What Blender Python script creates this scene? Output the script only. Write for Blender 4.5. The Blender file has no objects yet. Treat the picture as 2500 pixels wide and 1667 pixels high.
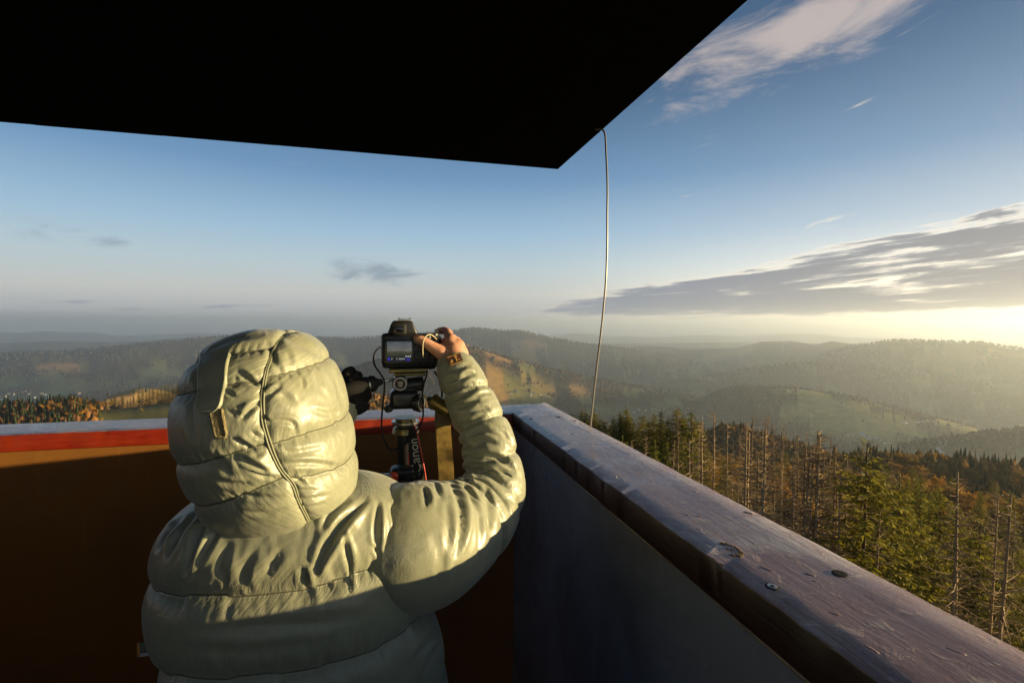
import bpy, bmesh, math, random, time
import numpy as np
from mathutils import Vector, Matrix
T00 = time.time()
rng = np.random.default_rng(7)
random.seed(7)
sc = bpy.context.scene
COL = sc.collection

# ------------------------------------------------------------------ camera
F_PX = 1200.2            # focal length measured on a 2500 px wide frame
PITCH, ROLL, YAW = -0.0411, 0.0049, 0.2473
EYE = np.array([0.0, 0.0, 1.65])
_fwd = np.array([0, math.cos(PITCH), math.sin(PITCH)])
_right = np.array([1.0, 0, 0])
_up = np.cross(_right, _fwd)
C_R = math.cos(ROLL) * _right + math.sin(ROLL) * _up
C_U = -math.sin(ROLL) * _right + math.cos(ROLL) * _up
cam_d = bpy.data.cameras.new('camera')
cam = bpy.data.objects.new('camera', cam_d)
COL.objects.link(cam)
cam_d.sensor_width = 36.0
cam_d.lens = 36.0 * F_PX / 2500.0
cam_d.clip_start = 0.02
cam_d.clip_end = 200000
M = Matrix.Identity(4)
for i in range(3):
    M[i][0] = C_R[i]; M[i][1] = C_U[i]; M[i][2] = -_fwd[i]; M[i][3] = EYE[i]
cam.matrix_world = M
sc.camera = cam

# ------------------------------------------------------------------ world, sun, exposure
SUN_EL = math.radians(3.6)
SUN_AZ = math.radians(89.5)       # clockwise from the view direction (+Y)
SUN_DIR = Vector((math.cos(SUN_EL) * math.sin(SUN_AZ), math.cos(SUN_EL) * math.cos(SUN_AZ), math.sin(SUN_EL)))
sun_d = bpy.data.lights.new('sun', 'SUN')
sun = bpy.data.objects.new('sun', sun_d)
COL.objects.link(sun)
sun_d.energy = 5.0
sun_d.angle = math.radians(0.5)
sun_d.color = (1.0, 0.77, 0.40)
sun.rotation_euler = (-SUN_DIR).to_track_quat('-Z', 'Y').to_euler()
vs = sc.view_settings
vs.view_transform = 'Standard'
vs.look = 'None'
vs.gamma = 1.0
vs.use_curve_mapping = False
vs.exposure = 1.4
SKY_STRENGTH = 0.092

sc.render.engine = 'CYCLES'
cy = sc.cycles
cy.use_denoising = True
cy.denoiser = 'OPENIMAGEDENOISE'
cy.max_bounces = 8
cy.diffuse_bounces = 3
cy.glossy_bounces = 3
cy.transmission_bounces = 4
cy.volume_bounces = 5
cy.transparent_max_bounces = 8
cy.use_fast_gi = False
cy.sample_clamp_indirect = 6.0


class NT:
    """small helper to write node trees"""
    def __init__(self, tree):
        self.t = tree; self.n = tree.nodes; self.l = tree.links
        self.n.clear()
    def add(self, typ, **kw):
        nd = self.n.new(typ)
        for k, v in kw.items():
            setattr(nd, k, v)
        return nd
    def put(self, sock, v):
        if isinstance(v, bpy.types.NodeSocket):
            self.l.new(v, sock)
        elif isinstance(v, (tuple, list)) and sock.type == 'RGBA' and len(v) == 3:
            sock.default_value = (*v, 1)
        else:
            sock.default_value = v
    def math(self, op, a, b=None, c=None, clamp=False):
        nd = self.add('ShaderNodeMath', operation=op, use_clamp=clamp)
        for i, v in enumerate((a, b, c)):
            if v is not None:
                self.put(nd.inputs[i], v)
        return nd.outputs[0]
    def vmath(self, op, a, b=None, scale=None):
        nd = self.add('ShaderNodeVectorMath', operation=op)
        self.put(nd.inputs[0], a)
        if b is not None: self.put(nd.inputs[1], b)
        if scale is not None: self.put(nd.inputs['Scale'], scale)
        return nd.outputs[0]
    def mix(self, fac, a, b, blend='MIX'):
        nd = self.add('ShaderNodeMix', data_type='RGBA', blend_type=blend)
        self.put(nd.inputs[0], fac); self.put(nd.inputs[6], a); self.put(nd.inputs[7], b)
        return nd.outputs[2]
    def noise(self, vec, scale, detail=4, rough=0.55, dist=0.0):
        nd = self.add('ShaderNodeTexNoise')
        if vec is not None: self.put(nd.inputs['Vector'], vec)
        nd.inputs['Scale'].default_value = scale
        nd.inputs['Detail'].default_value = detail
        nd.inputs['Roughness'].default_value = rough
        nd.inputs['Distortion'].default_value = dist
        return nd.outputs[0]
    def ramp(self, fac, stops):
        nd = self.add('ShaderNodeValToRGB')
        self.put(nd.inputs[0], fac)
        el = nd.color_ramp.elements
        while len(el) < len(stops): el.new(0.5)
        for e, (p, c) in zip(el, stops):
            e.position = p
            e.color = (*c, 1) if len(c) == 3 else c
        return nd.outputs[0]
    def smooth(self, v, a, b, to0=0.0, to1=1.0):
        nd = self.add('ShaderNodeMapRange', interpolation_type='SMOOTHSTEP')
        self.put(nd.inputs[0], v); self.put(nd.inputs[1], a); self.put(nd.inputs[2], b)
        self.put(nd.inputs[3], to0); self.put(nd.inputs[4], to1)
        return nd.outputs[0]
    def comb(self, x, y, z):
        nd = self.add('ShaderNodeCombineXYZ')
        for i, v in enumerate((x, y, z)): self.put(nd.inputs[i], v)
        return nd.outputs[0]
    def sep(self, v):
        nd = self.add('ShaderNodeSeparateXYZ'); self.put(nd.inputs[0], v)
        return nd.outputs


def build_world():
    w = bpy.data.worlds.new('World')
    sc.world = w
    w.use_nodes = True
    n = NT(w.node_tree)
    out = n.add('ShaderNodeOutputWorld')
    bg = n.add('ShaderNodeBackground')
    n.l.new(bg.outputs[0], out.inputs[0])
    bg.inputs[1].default_value = SKY_STRENGTH
    tc = n.add('ShaderNodeTexCoord').outputs['Generated']
    x, y, z = n.sep(tc)
    # the land's horizon lies a little below eye level on a mountain top
    zs = n.math('MAXIMUM', n.math('ADD', z, 0.030), 0.004)
    sv = n.vmath('NORMALIZE', n.comb(x, y, zs))
    sky = n.add('ShaderNodeTexSky', sky_type='NISHITA')
    sky.sun_disc = False
    sky.sun_elevation = SUN_EL
    sky.sun_rotation = SUN_AZ
    sky.altitude = 900
    sky.air_density = 1.0
    sky.dust_density = 0.2
    sky.ozone_density = 2.8
    n.l.new(sv, sky.inputs[0])
    skyc = sky.outputs[0]
    # ---- clouds (a sheet of stratocumulus towards the sun, thin high cloud above, a few wisps)
    az = n.math('ARCTAN2', x, y)
    azc = n.math('MINIMUM', n.math('MAXIMUM', az, -1.2), 1.15)
    el = zs
    den = n.math('ADD', zs, 0.05)
    qx = n.math('DIVIDE', x, den); qy = n.math('DIVIDE', y, den)
    # streets: long along the wind
    a = math.radians(-12)
    qa = n.math('ADD', n.math('MULTIPLY', qx, math.cos(a)), n.math('MULTIPLY', qy, -math.sin(a)))
    qb = n.math('ADD', n.math('MULTIPLY', qx, math.sin(a)), n.math('MULTIPLY', qy, math.cos(a)))
    tilt = n.math('SUBTRACT', el, n.math('MULTIPLY', azc, n.math('MULTIPLY_ADD', el, 0.42, 0.018)))
    lowp = n.comb(n.math('MULTIPLY', azc, 6.5), n.math('MULTIPLY', tilt, 46.0), 3.7)
    n1a = n.noise(lowp, 1.0, 9, 0.60, 0.35)
    n1b = n.noise(n.comb(n.math('MULTIPLY', azc, 3.4), n.math('MULTIPLY', tilt, 105.0), 7.1), 1.0, 9, 0.66, 0.7)
    n1 = n.math('ADD', n.math('MULTIPLY', n1a, 0.55), n.math('MULTIPLY', n1b, 0.45))
    h1_ = n.math('ADD', n.math('MULTIPLY', qx, 0.61), n.math('MULTIPLY', qy, -0.79)); h2_ = n.math('ADD', n.math('MULTIPLY', qx, 0.79), n.math('MULTIPLY', qy, 0.61))
    highp = n.comb(n.math('MULTIPLY', h1_, 1.5), n.math('MULTIPLY', h2_, 2.4), 9.2)
    n2 = n.noise(highp, 1.5, 10, 0.64, 0.5)

    def band(c0, c1, w0, w1, lo, hi, soft):
        c = n.math('MULTIPLY_ADD', azc, c1, c0)
        w_ = n.math('MAXIMUM', n.math('MULTIPLY_ADD', azc, w1, w0), 0.006)
        t = n.math('DIVIDE', n.math('SUBTRACT', el, c), w_)
        g = n.math('EXPONENT', n.math('MULTIPLY', n.math('MULTIPLY', t, t), -1.0))
        m = n.smooth(azc, lo, lo + soft)
        m2 = n.smooth(azc, hi - soft, hi, 1.0, 0.0)
        return n.math('MULTIPLY', g, n.math('MULTIPLY', m, m2))
    b1 = band(0.046, 0.112, 0.018, 0.062, -0.12, 9.0, 0.40)
    b2 = band(0.040, 0.035, 0.012, 0.012, 0.00, 9.0, 0.45)
    b3 = band(0.365, 0.20, 0.055, 0.04, 0.10, 9.0, 0.30)
    b4 = band(0.050, -0.004, 0.010, 0.0, -9.0, -0.20, 0.55)
    wisp = n.math('ADD', band(0.125, 0.0, 0.042, 0.0, -0.44, -0.10, 0.12), n.math('MULTIPLY', band(0.155, 0.0, 0.022, 0.0, -0.82, -0.62, 0.06), 0.9))
    mlow = n.math('ADD', n.math('MULTIPLY', b1, 1.0), n.math('ADD', n.math('MULTIPLY', b2, 0.80), n.math('MULTIPLY', b4, 0.58)), clamp=True)
    dlow = n.smooth(n.math('ADD', n1, n.math('MULTIPLY_ADD', mlow, 0.27, -0.605)), 0.0, 0.15)
    dhigh = n.smooth(n.math('ADD', n2, n.math('MULTIPLY_ADD', b3, 0.34, -0.70)), 0.0, 0.24)
    n3 = n.noise(n.comb(n.math('MULTIPLY', azc, 9.0), n.math('MULTIPLY', el, 22.0), 1.3), 1.0, 7, 0.62, 0.9)
    dw = n.math('MULTIPLY', n.smooth(n.math('SUBTRACT', n3, n.math('MULTIPLY_ADD', wisp, -0.44, 0.82)), -0.05, 0.24), 0.72)
    # colours: pale veil low down, grey-blue cloud bodies, warm where thin and towards the sun
    k = 0.38 / SKY_STRENGTH
    g_ = n.math('ADD', n.math('MULTIPLY', x, math.sin(SUN_AZ)), n.math('MULTIPLY', y, math.cos(SUN_AZ)))
    def cl(*c_): return tuple(v * k for v in c_)
    sunward = n.smooth(g_, -0.15, 0.95)
    anti = n.smooth(g_, -0.9, 0.3)
    e2 = n.math('MULTIPLY', el, 2.0)
    def rp(st): return n.ramp(e2, [(p * 2, tuple(v * k * 0.25 for v in c_)) for p, c_ in st])
    va = rp([(0.0, (0.37, 0.41, 0.49)), (0.045, (0.50, 0.51, 0.53)), (0.085, (0.60, 0.61, 0.58)), (0.14, (0.50, 0.62, 0.67)), (0.20, (0.36, 0.54, 0.70)), (0.30, (0.17, 0.33, 0.54)), (0.46, (0.075, 0.155, 0.28))])
    vb = rp([(0.0, (1.10, 0.92, 0.66)), (0.045, (1.45, 1.25, 0.92)), (0.085, (1.45, 1.32, 1.05)), (0.14, (0.95, 0.95, 0.90)), (0.20, (0.55, 0.64, 0.72)), (0.30, (0.26, 0.39, 0.55)), (0.46, (0.10, 0.175, 0.29))])
    veil = n.vmath('SCALE', n.mix(n.smooth(g_, -0.05, 0.90), va, vb), scale=4.0)
    vw = n.smooth(el, 0.22, 0.80, 0.96, 0.0)
    c = n.mix(vw, n.vmath('MULTIPLY', skyc, (0.60, 0.62, 0.66)), veil)
    thin = n.mix(sunward, cl(0.62, 0.56, 0.52), cl(2.0, 1.55, 0.98))
    body = n.mix(sunward, cl(0.20, 0.25, 0.36), cl(0.24, 0.235, 0.25))
    c_low = n.mix(n.smooth(dlow, 0.12, 0.80), thin, body)
    c = n.mix(n.math('MULTIPLY', dhigh, 0.80), c, cl(0.62, 0.53, 0.49))
    c = n.mix(dw, c, cl(0.22, 0.29, 0.37))
    c = n.mix(n.math('MULTIPLY', dlow, 0.90), c, c_low)
    n.l.new(c, bg.inputs[0])
    w.cycles.sampling_method = 'MANUAL'
    w.cycles.sample_map_resolution = 512


build_world()

# ------------------------------------------------------------------ geometry helpers
def cam_ray(px, py):
    return _fwd + (px - 1250) / F_PX * C_R + (833.5 - py) / F_PX * C_U

XP = np.array([math.cos(YAW), math.sin(YAW), 0.0])
YP = np.array([-math.sin(YAW), math.cos(YAW), 0.0])

def t2w(p):
    p = np.asarray(p, float)
    return np.stack([p[..., 0] * XP[0] + p[..., 1] * YP[0], p[..., 0] * XP[1] + p[..., 1] * YP[1], p[..., 2]], -1)

def W(px, py, yt):
    """point of the tower frame at tower depth yt, in the direction a measured point was seen"""
    d = cam_ray(px, py)
    t = yt / (d @ YP)
    P = EYE + t * d
    return np.array([P @ XP, P @ YP, P[2]])


def tag(o, label=None, cat=None, group=None, kind=None):
    if label: o['label'] = label
    if cat: o['category'] = cat
    if group: o['group'] = group
    if kind: o['kind'] = kind
    return o


def empty(name, loc, rz=0.0):
    o = bpy.data.objects.new(name, None)
    COL.objects.link(o)
    o.empty_display_size = 0.1
    o.location = loc
    o.rotation_euler = (0, 0, rz)
    return o


def mesh_np(name, V, F, smooth=False, col=None, uv=None):
    V = np.ascontiguousarray(V, np.float32)
    me = bpy.data.meshes.new(name)
    if isinstance(F, np.ndarray):
        F = np.ascontiguousarray(F, np.int32)
        me.vertices.add(len(V)); me.vertices.foreach_set('co', V.ravel())
        k = F.shape[1]
        me.loops.add(F.size); me.loops.foreach_set('vertex_index', F.ravel())
        me.polygons.add(len(F))
        me.polygons.foreach_set('loop_start', np.arange(0, F.size, k, dtype=np.int32))
        me.update(calc_edges=True)
    else:
        me.from_pydata([tuple(v) for v in V], [], F)
    if smooth:
        me.polygons.foreach_set('use_smooth', np.ones(len(me.polygons), bool))
    if col is not None:
        at = me.color_attributes.new('Col', 'FLOAT_COLOR', 'POINT')
        c4 = np.ones((len(V), 4), np.float32); c4[:, :3] = col
        at.data.foreach_set('color', c4.ravel())
    me.validate()
    return me


def obj(name, me, mat=None, parent=None, loc=None, rz=0.0):
    if isinstance(me, bmesh.types.BMesh):
        m2 = bpy.data.meshes.new(name)
        me.to_mesh(m2); me.free(); me = m2
    o = bpy.data.objects.new(name, me)
    COL.objects.link(o)
    if mat is not None:
        ms = mat if isinstance(mat, (list, tuple)) else [mat]
        if len(me.materials) == 0:
            for m in ms: me.materials.append(m)
    if parent is not None: o.parent = parent
    if loc is not None: o.location = loc
    if rz: o.rotation_euler = (0, 0, rz)
    return o


def bm_smooth(bm, ang=40):
    for f in bm.faces: f.smooth = True
    lim = math.radians(ang)
    for e in bm.edges:
        if len(e.link_faces) == 2 and e.calc_face_angle(0) > lim: e.smooth = False
    return bm


def box(bm, c, s, bev=0.0, rot=None, seg=2):
    r = bmesh.ops.create_cube(bm, size=1.0)
    vs_ = r['verts']
    for v in vs_: v.co = Vector((v.co.x * s[0], v.co.y * s[1], v.co.z * s[2]))
    if bev > 0:
        es = list({e for v in vs_ for e in v.link_edges})
        rr = bmesh.ops.bevel(bm, geom=es, offset=bev, segments=seg, affect='EDGES', profile=0.5)
        vs_ = list({v for v in rr['verts']} | {v for v in vs_ if v.is_valid})
    m = Matrix.Translation(Vector(c)) @ (rot.to_4x4() if rot is not None else Matrix.Identity(4))
    bmesh.ops.transform(bm, matrix=m, verts=vs_)
    return vs_


def lathe(bm, p0, p1, prof, seg=24, cap=True):
    """profile: list of (t along p0->p1 in metres, radius)"""
    p0 = Vector(p0); p1 = Vector(p1); ax = (p1 - p0).normalized()
    a = ax.orthogonal().normalized(); b = ax.cross(a)
    rings = []
    for t, r in prof:
        rings.append([bm.verts.new(p0 + ax * t + (a * math.cos(2 * math.pi * i / seg) + b * math.sin(2 * math.pi * i / seg)) * max(r, 1e-5)) for i in range(seg)])
    for k in range(len(rings) - 1):
        for i in range(seg):
            j = (i + 1) % seg
            bm.faces.new((rings[k][i], rings[k][j], rings[k + 1][j], rings[k + 1][i]))
    if cap:
        bm.faces.new(list(reversed(rings[0]))); bm.faces.new(rings[-1])
    bmesh.ops.recalc_face_normals(bm, faces=list({f for rg in rings for v in rg for f in v.link_faces}))
    return rings


def cyl(bm, p0, p1, r0, r1=None, seg=20, bev=0.0):
    r1 = r0 if r1 is None else r1
    L = (Vector(p1) - Vector(p0)).length
    if bev > 0:
        pr = [(0, r0 - bev), (bev * .3, r0 - bev * .3), (bev, r0), (L - bev, r1), (L - bev * .3, r1 - bev * .3), (L, r1 - bev)]
    else:
        pr = [(0, r0), (L, r1)]
    return lathe(bm, p0, p1, pr, seg)


def catmull(pts, n):
    P = np.asarray(pts, float)
    P = np.vstack([2 * P[0] - P[1], P, 2 * P[-1] - P[-2]])
    out = []
    m = len(P) - 3
    for s in np.linspace(0, m, n):
        i = min(int(s), m - 1); t = s - i
        p0, p1, p2, p3 = P[i:i + 4]
        out.append(0.5 * ((2 * p1) + (-p0 + p2) * t + (2 * p0 - 5 * p1 + 4 * p2 - p3) * t * t + (-p0 + 3 * p1 - 3 * p2 + p3) * t ** 3))
    return np.array(out)


def frames(C):
    """rotation-minimising frames along a polyline"""
    T = np.gradient(C, axis=0); T /= np.linalg.norm(T, axis=1)[:, None]
    a = np.cross(T[0], [0, 0, 1.0])
    if np.linalg.norm(a) < 1e-3: a = np.cross(T[0], [0, 1.0, 0])
    a /= np.linalg.norm(a)
    A = [a]
    for i in range(1, len(C)):
        a = A[-1] - T[i] * (A[-1] @ T[i]); a /= np.linalg.norm(a); A.append(a)
    A = np.array(A); B = np.cross(T, A)
    return T, A, B


def tube(bm, pts, r, seg=8, n=None):
    C = catmull(pts, n or max(8, len(pts) * 6))
    T, A, B = frames(C)
    R = np.full(len(C), r) if np.isscalar(r) else np.interp(np.linspace(0, 1, len(C)), np.linspace(0, 1, len(r)), r)
    rings = []
    for i in range(len(C)):
        rings.append([bm.verts.new(C[i] + R[i] * (A[i] * math.cos(2 * math.pi * k / seg) + B[i] * math.sin(2 * math.pi * k / seg))) for k in range(seg)])
    for i in range(len(C) - 1):
        for k in range(seg):
            j = (k + 1) % seg
            f = bm.faces.new((rings[i][k], rings[i][j], rings[i + 1][j], rings[i + 1][k])); f.smooth = True
    bm.faces.new(list(reversed(rings[0]))); bm.faces.new(rings[-1])
    return bm


# numpy gradient noise
_perm = np.random.default_rng(3).permutation(512).astype(np.int64)
_perm = np.concatenate([_perm, _perm, _perm])
_grad = np.random.default_rng(4).normal(size=(512, 3)); _grad /= np.linalg.norm(_grad, axis=1)[:, None]

def perlin(p):
    p = np.asarray(p, float)
    i = np.floor(p).astype(np.int64); f = p - i; i &= 511
    u = f * f * f * (f * (f * 6 - 15) + 10)
    res = 0
    for dx in (0, 1):
        for dy in (0, 1):
            for dz in (0, 1):
                h = _perm[_perm[_perm[i[..., 0] + dx & 511] + i[..., 1] + dy & 511] + i[..., 2] + dz & 511] & 511
                g = _grad[h]
                d = g[..., 0] * (f[..., 0] - dx) + g[..., 1] * (f[..., 1] - dy) + g[..., 2] * (f[..., 2] - dz)
                w = (u[..., 0] if dx else 1 - u[..., 0]) * (u[..., 1] if dy else 1 - u[..., 1]) * (u[..., 2] if dz else 1 - u[..., 2])
                res = res + d * w
    return res * 1.6

def fbm(p, oct=4, gain=0.5):
    s = 0; a = 1.0; p = np.asarray(p, float)
    for o in range(oct):
        s = s + a * perlin(p + 17.3 * o); p = p * 2.03; a *= gain
    return s


# ------------------------------------------------------------------ materials
def pmat(name, color, rough=0.6, spec=0.5, metal=0.0, **kw):
    m = bpy.data.materials.new(name)
    m.use_nodes = True
    n = NT(m.node_tree)
    out = n.add('ShaderNodeOutputMaterial')
    b = n.add('ShaderNodeBsdfPrincipled')
    n.l.new(b.outputs[0], out.inputs[0])
    n.put(b.inputs['Base Color'], color)
    b.inputs['Roughness'].default_value = rough
    b.inputs['Specular IOR Level'].default_value = spec
    b.inputs['Metallic'].default_value = metal
    for k, v in kw.items():
        b.inputs[k.replace('_', ' ')].default_value = v
    return m, n, b


def bump(n, b, h, strength=0.3, dist=0.01):
    bp = n.add('ShaderNodeBump')
    bp.inputs['Strength'].default_value = strength
    bp.inputs['Distance'].default_value = dist
    n.put(bp.inputs['Height'], h)
    n.l.new(bp.outputs[0], b.inputs['Normal'])
    return bp


def objco(n):
    return n.add('ShaderNodeTexCoord').outputs['Object']


def noisy(name, c1, c2, scale, rough=0.6, bstr=0.2, bdist=0.002, spec=0.5, stretch=None, detail=5, metal=0.0, rvar=0.0):
    m, n, b = pmat(name, c1, rough, spec, metal)
    v = objco(n)
    if stretch: v = n.vmath('MULTIPLY', v, stretch)
    f = n.noise(v, scale, detail, 0.6)
    n.put(b.inputs['Base Color'], n.mix(n.smooth(f, 0.3, 0.7), c1, c2))
    if rvar: n.put(b.inputs['Roughness'], n.smooth(f, 0.3, 0.7, rough - rvar, rough + rvar))
    if bstr: bump(n, b, f, bstr, bdist)
    return m


def vcol_mat(name, rough=0.9, nscale=0.0, namp=0.0, spec=0.2, trans=0.0):
    m, n, b = pmat(name, (0.1, 0.1, 0.1), rough, spec)
    a = n.add('ShaderNodeAttribute', attribute_name='Col').outputs['Color']
    if namp:
        pos = n.add('ShaderNodeNewGeometry').outputs['Position']
        f = n.noise(pos, nscale, 5, 0.6)
        a = n.mix(1.0, a, n.ramp(f, [(0.25, (1 - namp,) * 3), (0.75, (1 + namp,) * 3)]), 'MULTIPLY')
    n.put(b.inputs['Base Color'], a)
    if trans:
        tr = n.add('ShaderNodeBsdfTranslucent'); n.put(tr.inputs[0], a)
        mx = n.add('ShaderNodeMixShader'); mx.inputs[0].default_value = trans
        n.l.new(b.outputs[0], mx.inputs[1]); n.l.new(tr.outputs[0], mx.inputs[2])
        out = [q for q in n.n if q.type == 'OUTPUT_MATERIAL'][0]
        n.l.new(mx.outputs[0], out.inputs[0])
    return m

# ------------------------------------------------------------------ terrain
def px_dir(px, py):
    d = cam_ray(px, py)
    return math.atan2(d[0], d[1]), d[2] / math.hypot(d[0], d[1])

VALLEY = -790.0
# ridges: distance, front width, back width, crest outline (frame x, y of the crest), lowering for tree height
RIDGES = [
    (24000, 3500, 5000, 0, [(-900, 822), (-300, 818), (0, 811), (48, 813), (117, 808), (180, 814), (218, 810), (276, 820), (350, 818), (490, 813), (650, 820), (800, 824), (1000, 822), (1330, 821), (1413, 813), (1490, 822), (1580, 826), (1660, 820), (1740, 818), (1817, 821), (1890, 817), (1965, 815), (2010, 817), (2070, 825), (2230, 828), (2340, 834), (2500, 842), (2900, 850), (3600, 850)]),
    (13500, 2000, 2600, 0, [(-900, 850), (0, 838), (140, 833), (300, 836), (430, 826), (560, 822), (700, 824), (900, 836), (1300, 842), (1435, 838), (1600, 840), (1700, 836), (1900, 838), (2200, 840), (2500, 856), (3600, 870)]),
    (7600, 1700, 2200, 10, [(-900, 892), (0, 863), (200, 856), (320, 842), (430, 832), (500, 824), (585, 816), (700, 818), (790, 824), (850, 827), (925, 822), (1000, 815), (1100, 808), (1130, 803), (1158, 799), (1200, 805), (1280, 808), (1340, 824), (1435, 840), (1540, 852), (1640, 870), (1800, 920)]),
    (9300, 1500, 1800, 10, [(1440, 870), (1500, 850), (1565, 843), (1620, 845), (1700, 851), (1800, 848), (1860, 832), (1935, 831), (1990, 840), (2030, 831), (2080, 838), (2200, 850), (2900, 890)]),
    (7200, 1500, 1800, 10, [(1880, 930), (1960, 885), (2020, 861), (2080, 845), (2126, 837), (2190, 829), (2285, 832), (2400, 836), (2445, 845), (2500, 852), (2900, 880), (3600, 900)]),
    (3600, 900, 1300, 8, [(700, 930), (860, 900), (950, 870), (1075, 836), (1140, 842), (1220, 866), (1330, 898), (1490, 935), (1650, 962), (1720, 982), (1850, 1030), (1950, 1060)]),
    (5600, 1000, 1300, 10, [(1450, 985), (1560, 945), (1690, 925), (1800, 905), (1900, 890), (2020, 882), (2100, 884), (2180, 897), (2290, 915), (2380, 928), (2500, 925), (2900, 940), (3600, 940)]),
    (3500, 800, 900, 8, [(1520, 1030), (1620, 995), (1700, 985), (1740, 962), (1800, 942), (1850, 945), (1930, 945), (2000, 955), (2100, 974), (2200, 1000), (2300, 1024), (2400, 1050), (2500, 1080)]),
    (2300, 500, 700, 8, [(2100, 1140), (2200, 1085), (2300, 1072), (2400, 1055), (2500, 1045), (2700, 1020), (3600, 1000)]),
    (310, 130, 130, 15, [(1650, 1190), (1850, 1140), (2000, 1122), (2180, 1110), (2300, 1115), (2400, 1125), (2500, 1135), (2800, 1150), (3600, 1170)]),
    (560, 120, 140, 10, [(1560, 1125), (1650, 1095), (1760, 1040), (1800, 1040), (1900, 1072), (2000, 1105), (2100, 1150)]),
    (720, 330, 330, 10, [(-900, 1000), (-300, 992), (0, 990), (100, 984), (180, 976), (240, 986), (300, 982), (430, 968), (600, 955), (800, 952), (870, 955), (930, 968), (1100, 995), (1210, 1002), (1300, 1030), (1400, 1080)]),
    (1500, 260, 300, 0, [(150, 1010), (250, 970), (330, 948), (380, 950), (450, 960), (600, 1000)]),
]
_R = []
for D, wf, wb, low, cr in RIDGES:
    if D > 1800: wf *= 0.68; wb *= 0.72
    a = np.array([px_dir(*c) for c in cr])
    fine = np.linspace(a[0, 0], a[-1, 0], 600)
    s = np.interp(fine, a[:, 0], a[:, 1])
    kk = np.exp(-np.linspace(-2, 2, 9) ** 2); kk /= kk.sum()
    s = np.convolve(np.pad(s, 4, mode='edge'), kk, 'valid')
    _R.append((D, wf, wb, low, fine, s))


def ground(x, y):
    x = np.asarray(x, float); y = np.asarray(y, float)
    r = np.hypot(x, y); az = np.arctan2(x, y)
    near = -20.5 - 0.13 * r - 0.0004 * r * r
    t = np.clip((r - 300) / 1500, 0, 1); t = t * t * (3 - 2 * t)
    near = np.where(r < 350, near, -20.5 - 0.13 * 350 - 0.0004 * 350 ** 2 - 0.41 * (r - 350))
    z = near * (1 - t) + VALLEY * t
    z = np.maximum(z, VALLEY - 40) - 0.0035 * np.maximum(r - 20000, 0) * 0
    p3 = np.stack([x / 900, y / 900, np.zeros_like(x) + 2.5], -1)
    big = fbm(p3, 4)
    amp = np.clip((r - 900) / 3000, 0, 1)
    z = z + amp * 28 * big
    for D, wf, wb, low, fa, fs in _R:
        sl = np.interp(az, fa, fs)
        crest = EYE[2] + D * sl - low
        # curved crest line in plan
        Dv = D * (1 + 0.05 * np.sin(az * 7 + D))
        crest = EYE[2] + Dv * sl - low
        tt = (r - Dv) / np.where(r < Dv, wf, wb)
        floor = VALLEY if D > 1000 else np.minimum(near, -60)
        g = np.exp(-tt * tt)
        # side spurs on the slopes
        if D > 1800:
            g = g * (1 + 0.22 * amp * np.clip(1 - g, 0, 1) * 2 * fbm(np.stack([az * D / 700, r / 2600, np.zeros_like(r) + D * .01], -1), 3))
        edge = np.clip((az - fa[0]) / 0.05, 0, 1) * np.clip((fa[-1] - az) / 0.05, 0, 1)
        zz = floor + (crest - floor) * g * edge
        kx = 14.0 if D > 1000 else 3.0
        m = np.maximum(z, zz)
        z = m + kx * np.log1p(np.exp(-np.abs(z - zz) / kx)) * 0.6
    # keep things honest beside the tower
    z = z + np.clip(r / 40, 0, 1) * 0.8 * fbm(np.stack([x / 12, y / 12, np.zeros_like(x)], -1), 3) * np.clip(1 - r / 1500, 0.0, 1)
    z = z - np.maximum(r - 26000, 0) * 0.03
    return z


# woods / meadows / colours on the land, from position alone
MEADOWS = [  # frame x, y, distance, half-width m, half-depth m, colour; sunlit fields painted gold
    (1985, 975, 3430, 120, 230, (0.46, 0.35, 0.10)), (2060, 1000, 3250, 170, 120, (0.42, 0.33, 0.10)),
    (1930, 1000, 3350, 90, 100, (0.42, 0.32, 0.09)), (2160, 1030, 3000, 190, 90, (0.34, 0.29, 0.09)),
    (2120, 1065, 2750, 190, 80, (0.24, 0.24, 0.07)), (2380, 1050, 3000, 180, 110, (0.30, 0.25, 0.08)),
    (1240, 960, 2700, 150, 190, (0.30, 0.20, 0.06)), (1290, 985, 2350, 210, 110, (0.20, 0.18, 0.05)),
    (1200, 945, 2900, 110, 120, (0.33, 0.20, 0.06)), (1330, 935, 3200, 120, 60, (0.25, 0.17, 0.06)),
    (1500, 1000, 3000, 240, 90, (0.15, 0.17, 0.06)), (1290, 880, 3350, 150, 70, (0.36, 0.20, 0.07)),
    (1210, 870, 3450, 120, 60, (0.36, 0.20, 0.07)), (1420, 955, 3150, 80, 50, (0.36, 0.22, 0.08)),
    (345, 962, 1480, 130, 120, (0.38, 0.24, 0.09)), (330, 1010, 690, 95, 150, (0.13, 0.16, 0.04)), (440, 1000, 700, 90, 150, (0.15, 0.14, 0.05)),
    (60, 935, 4300, 260, 110, (0.10, 0.125, 0.055)), (200, 945, 4200, 230, 80, (0.10, 0.12, 0.055)), (420, 915, 3600, 140, 90, (0.14, 0.16, 0.07)),
    (30, 985, 3000, 200, 80, (0.12, 0.15, 0.06)), (1780, 865, 6500, 260, 120, (0.36, 0.24, 0.08)), (1850, 880, 6200, 240, 110, (0.32, 0.20, 0.08)),
    (1290, 838, 6800, 260, 90, (0.34, 0.2, 0.09)), (2320, 865, 6400, 240, 330, (0.30, 0.18, 0.06)), (2480, 862, 6700, 260, 150, (0.30, 0.17, 0.06)),
    (130, 895, 5600, 120, 50, (0.34, 0.20, 0.09)), (1640, 985, 2900, 160, 60, (0.16, 0.18, 0.06)),
]
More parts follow.
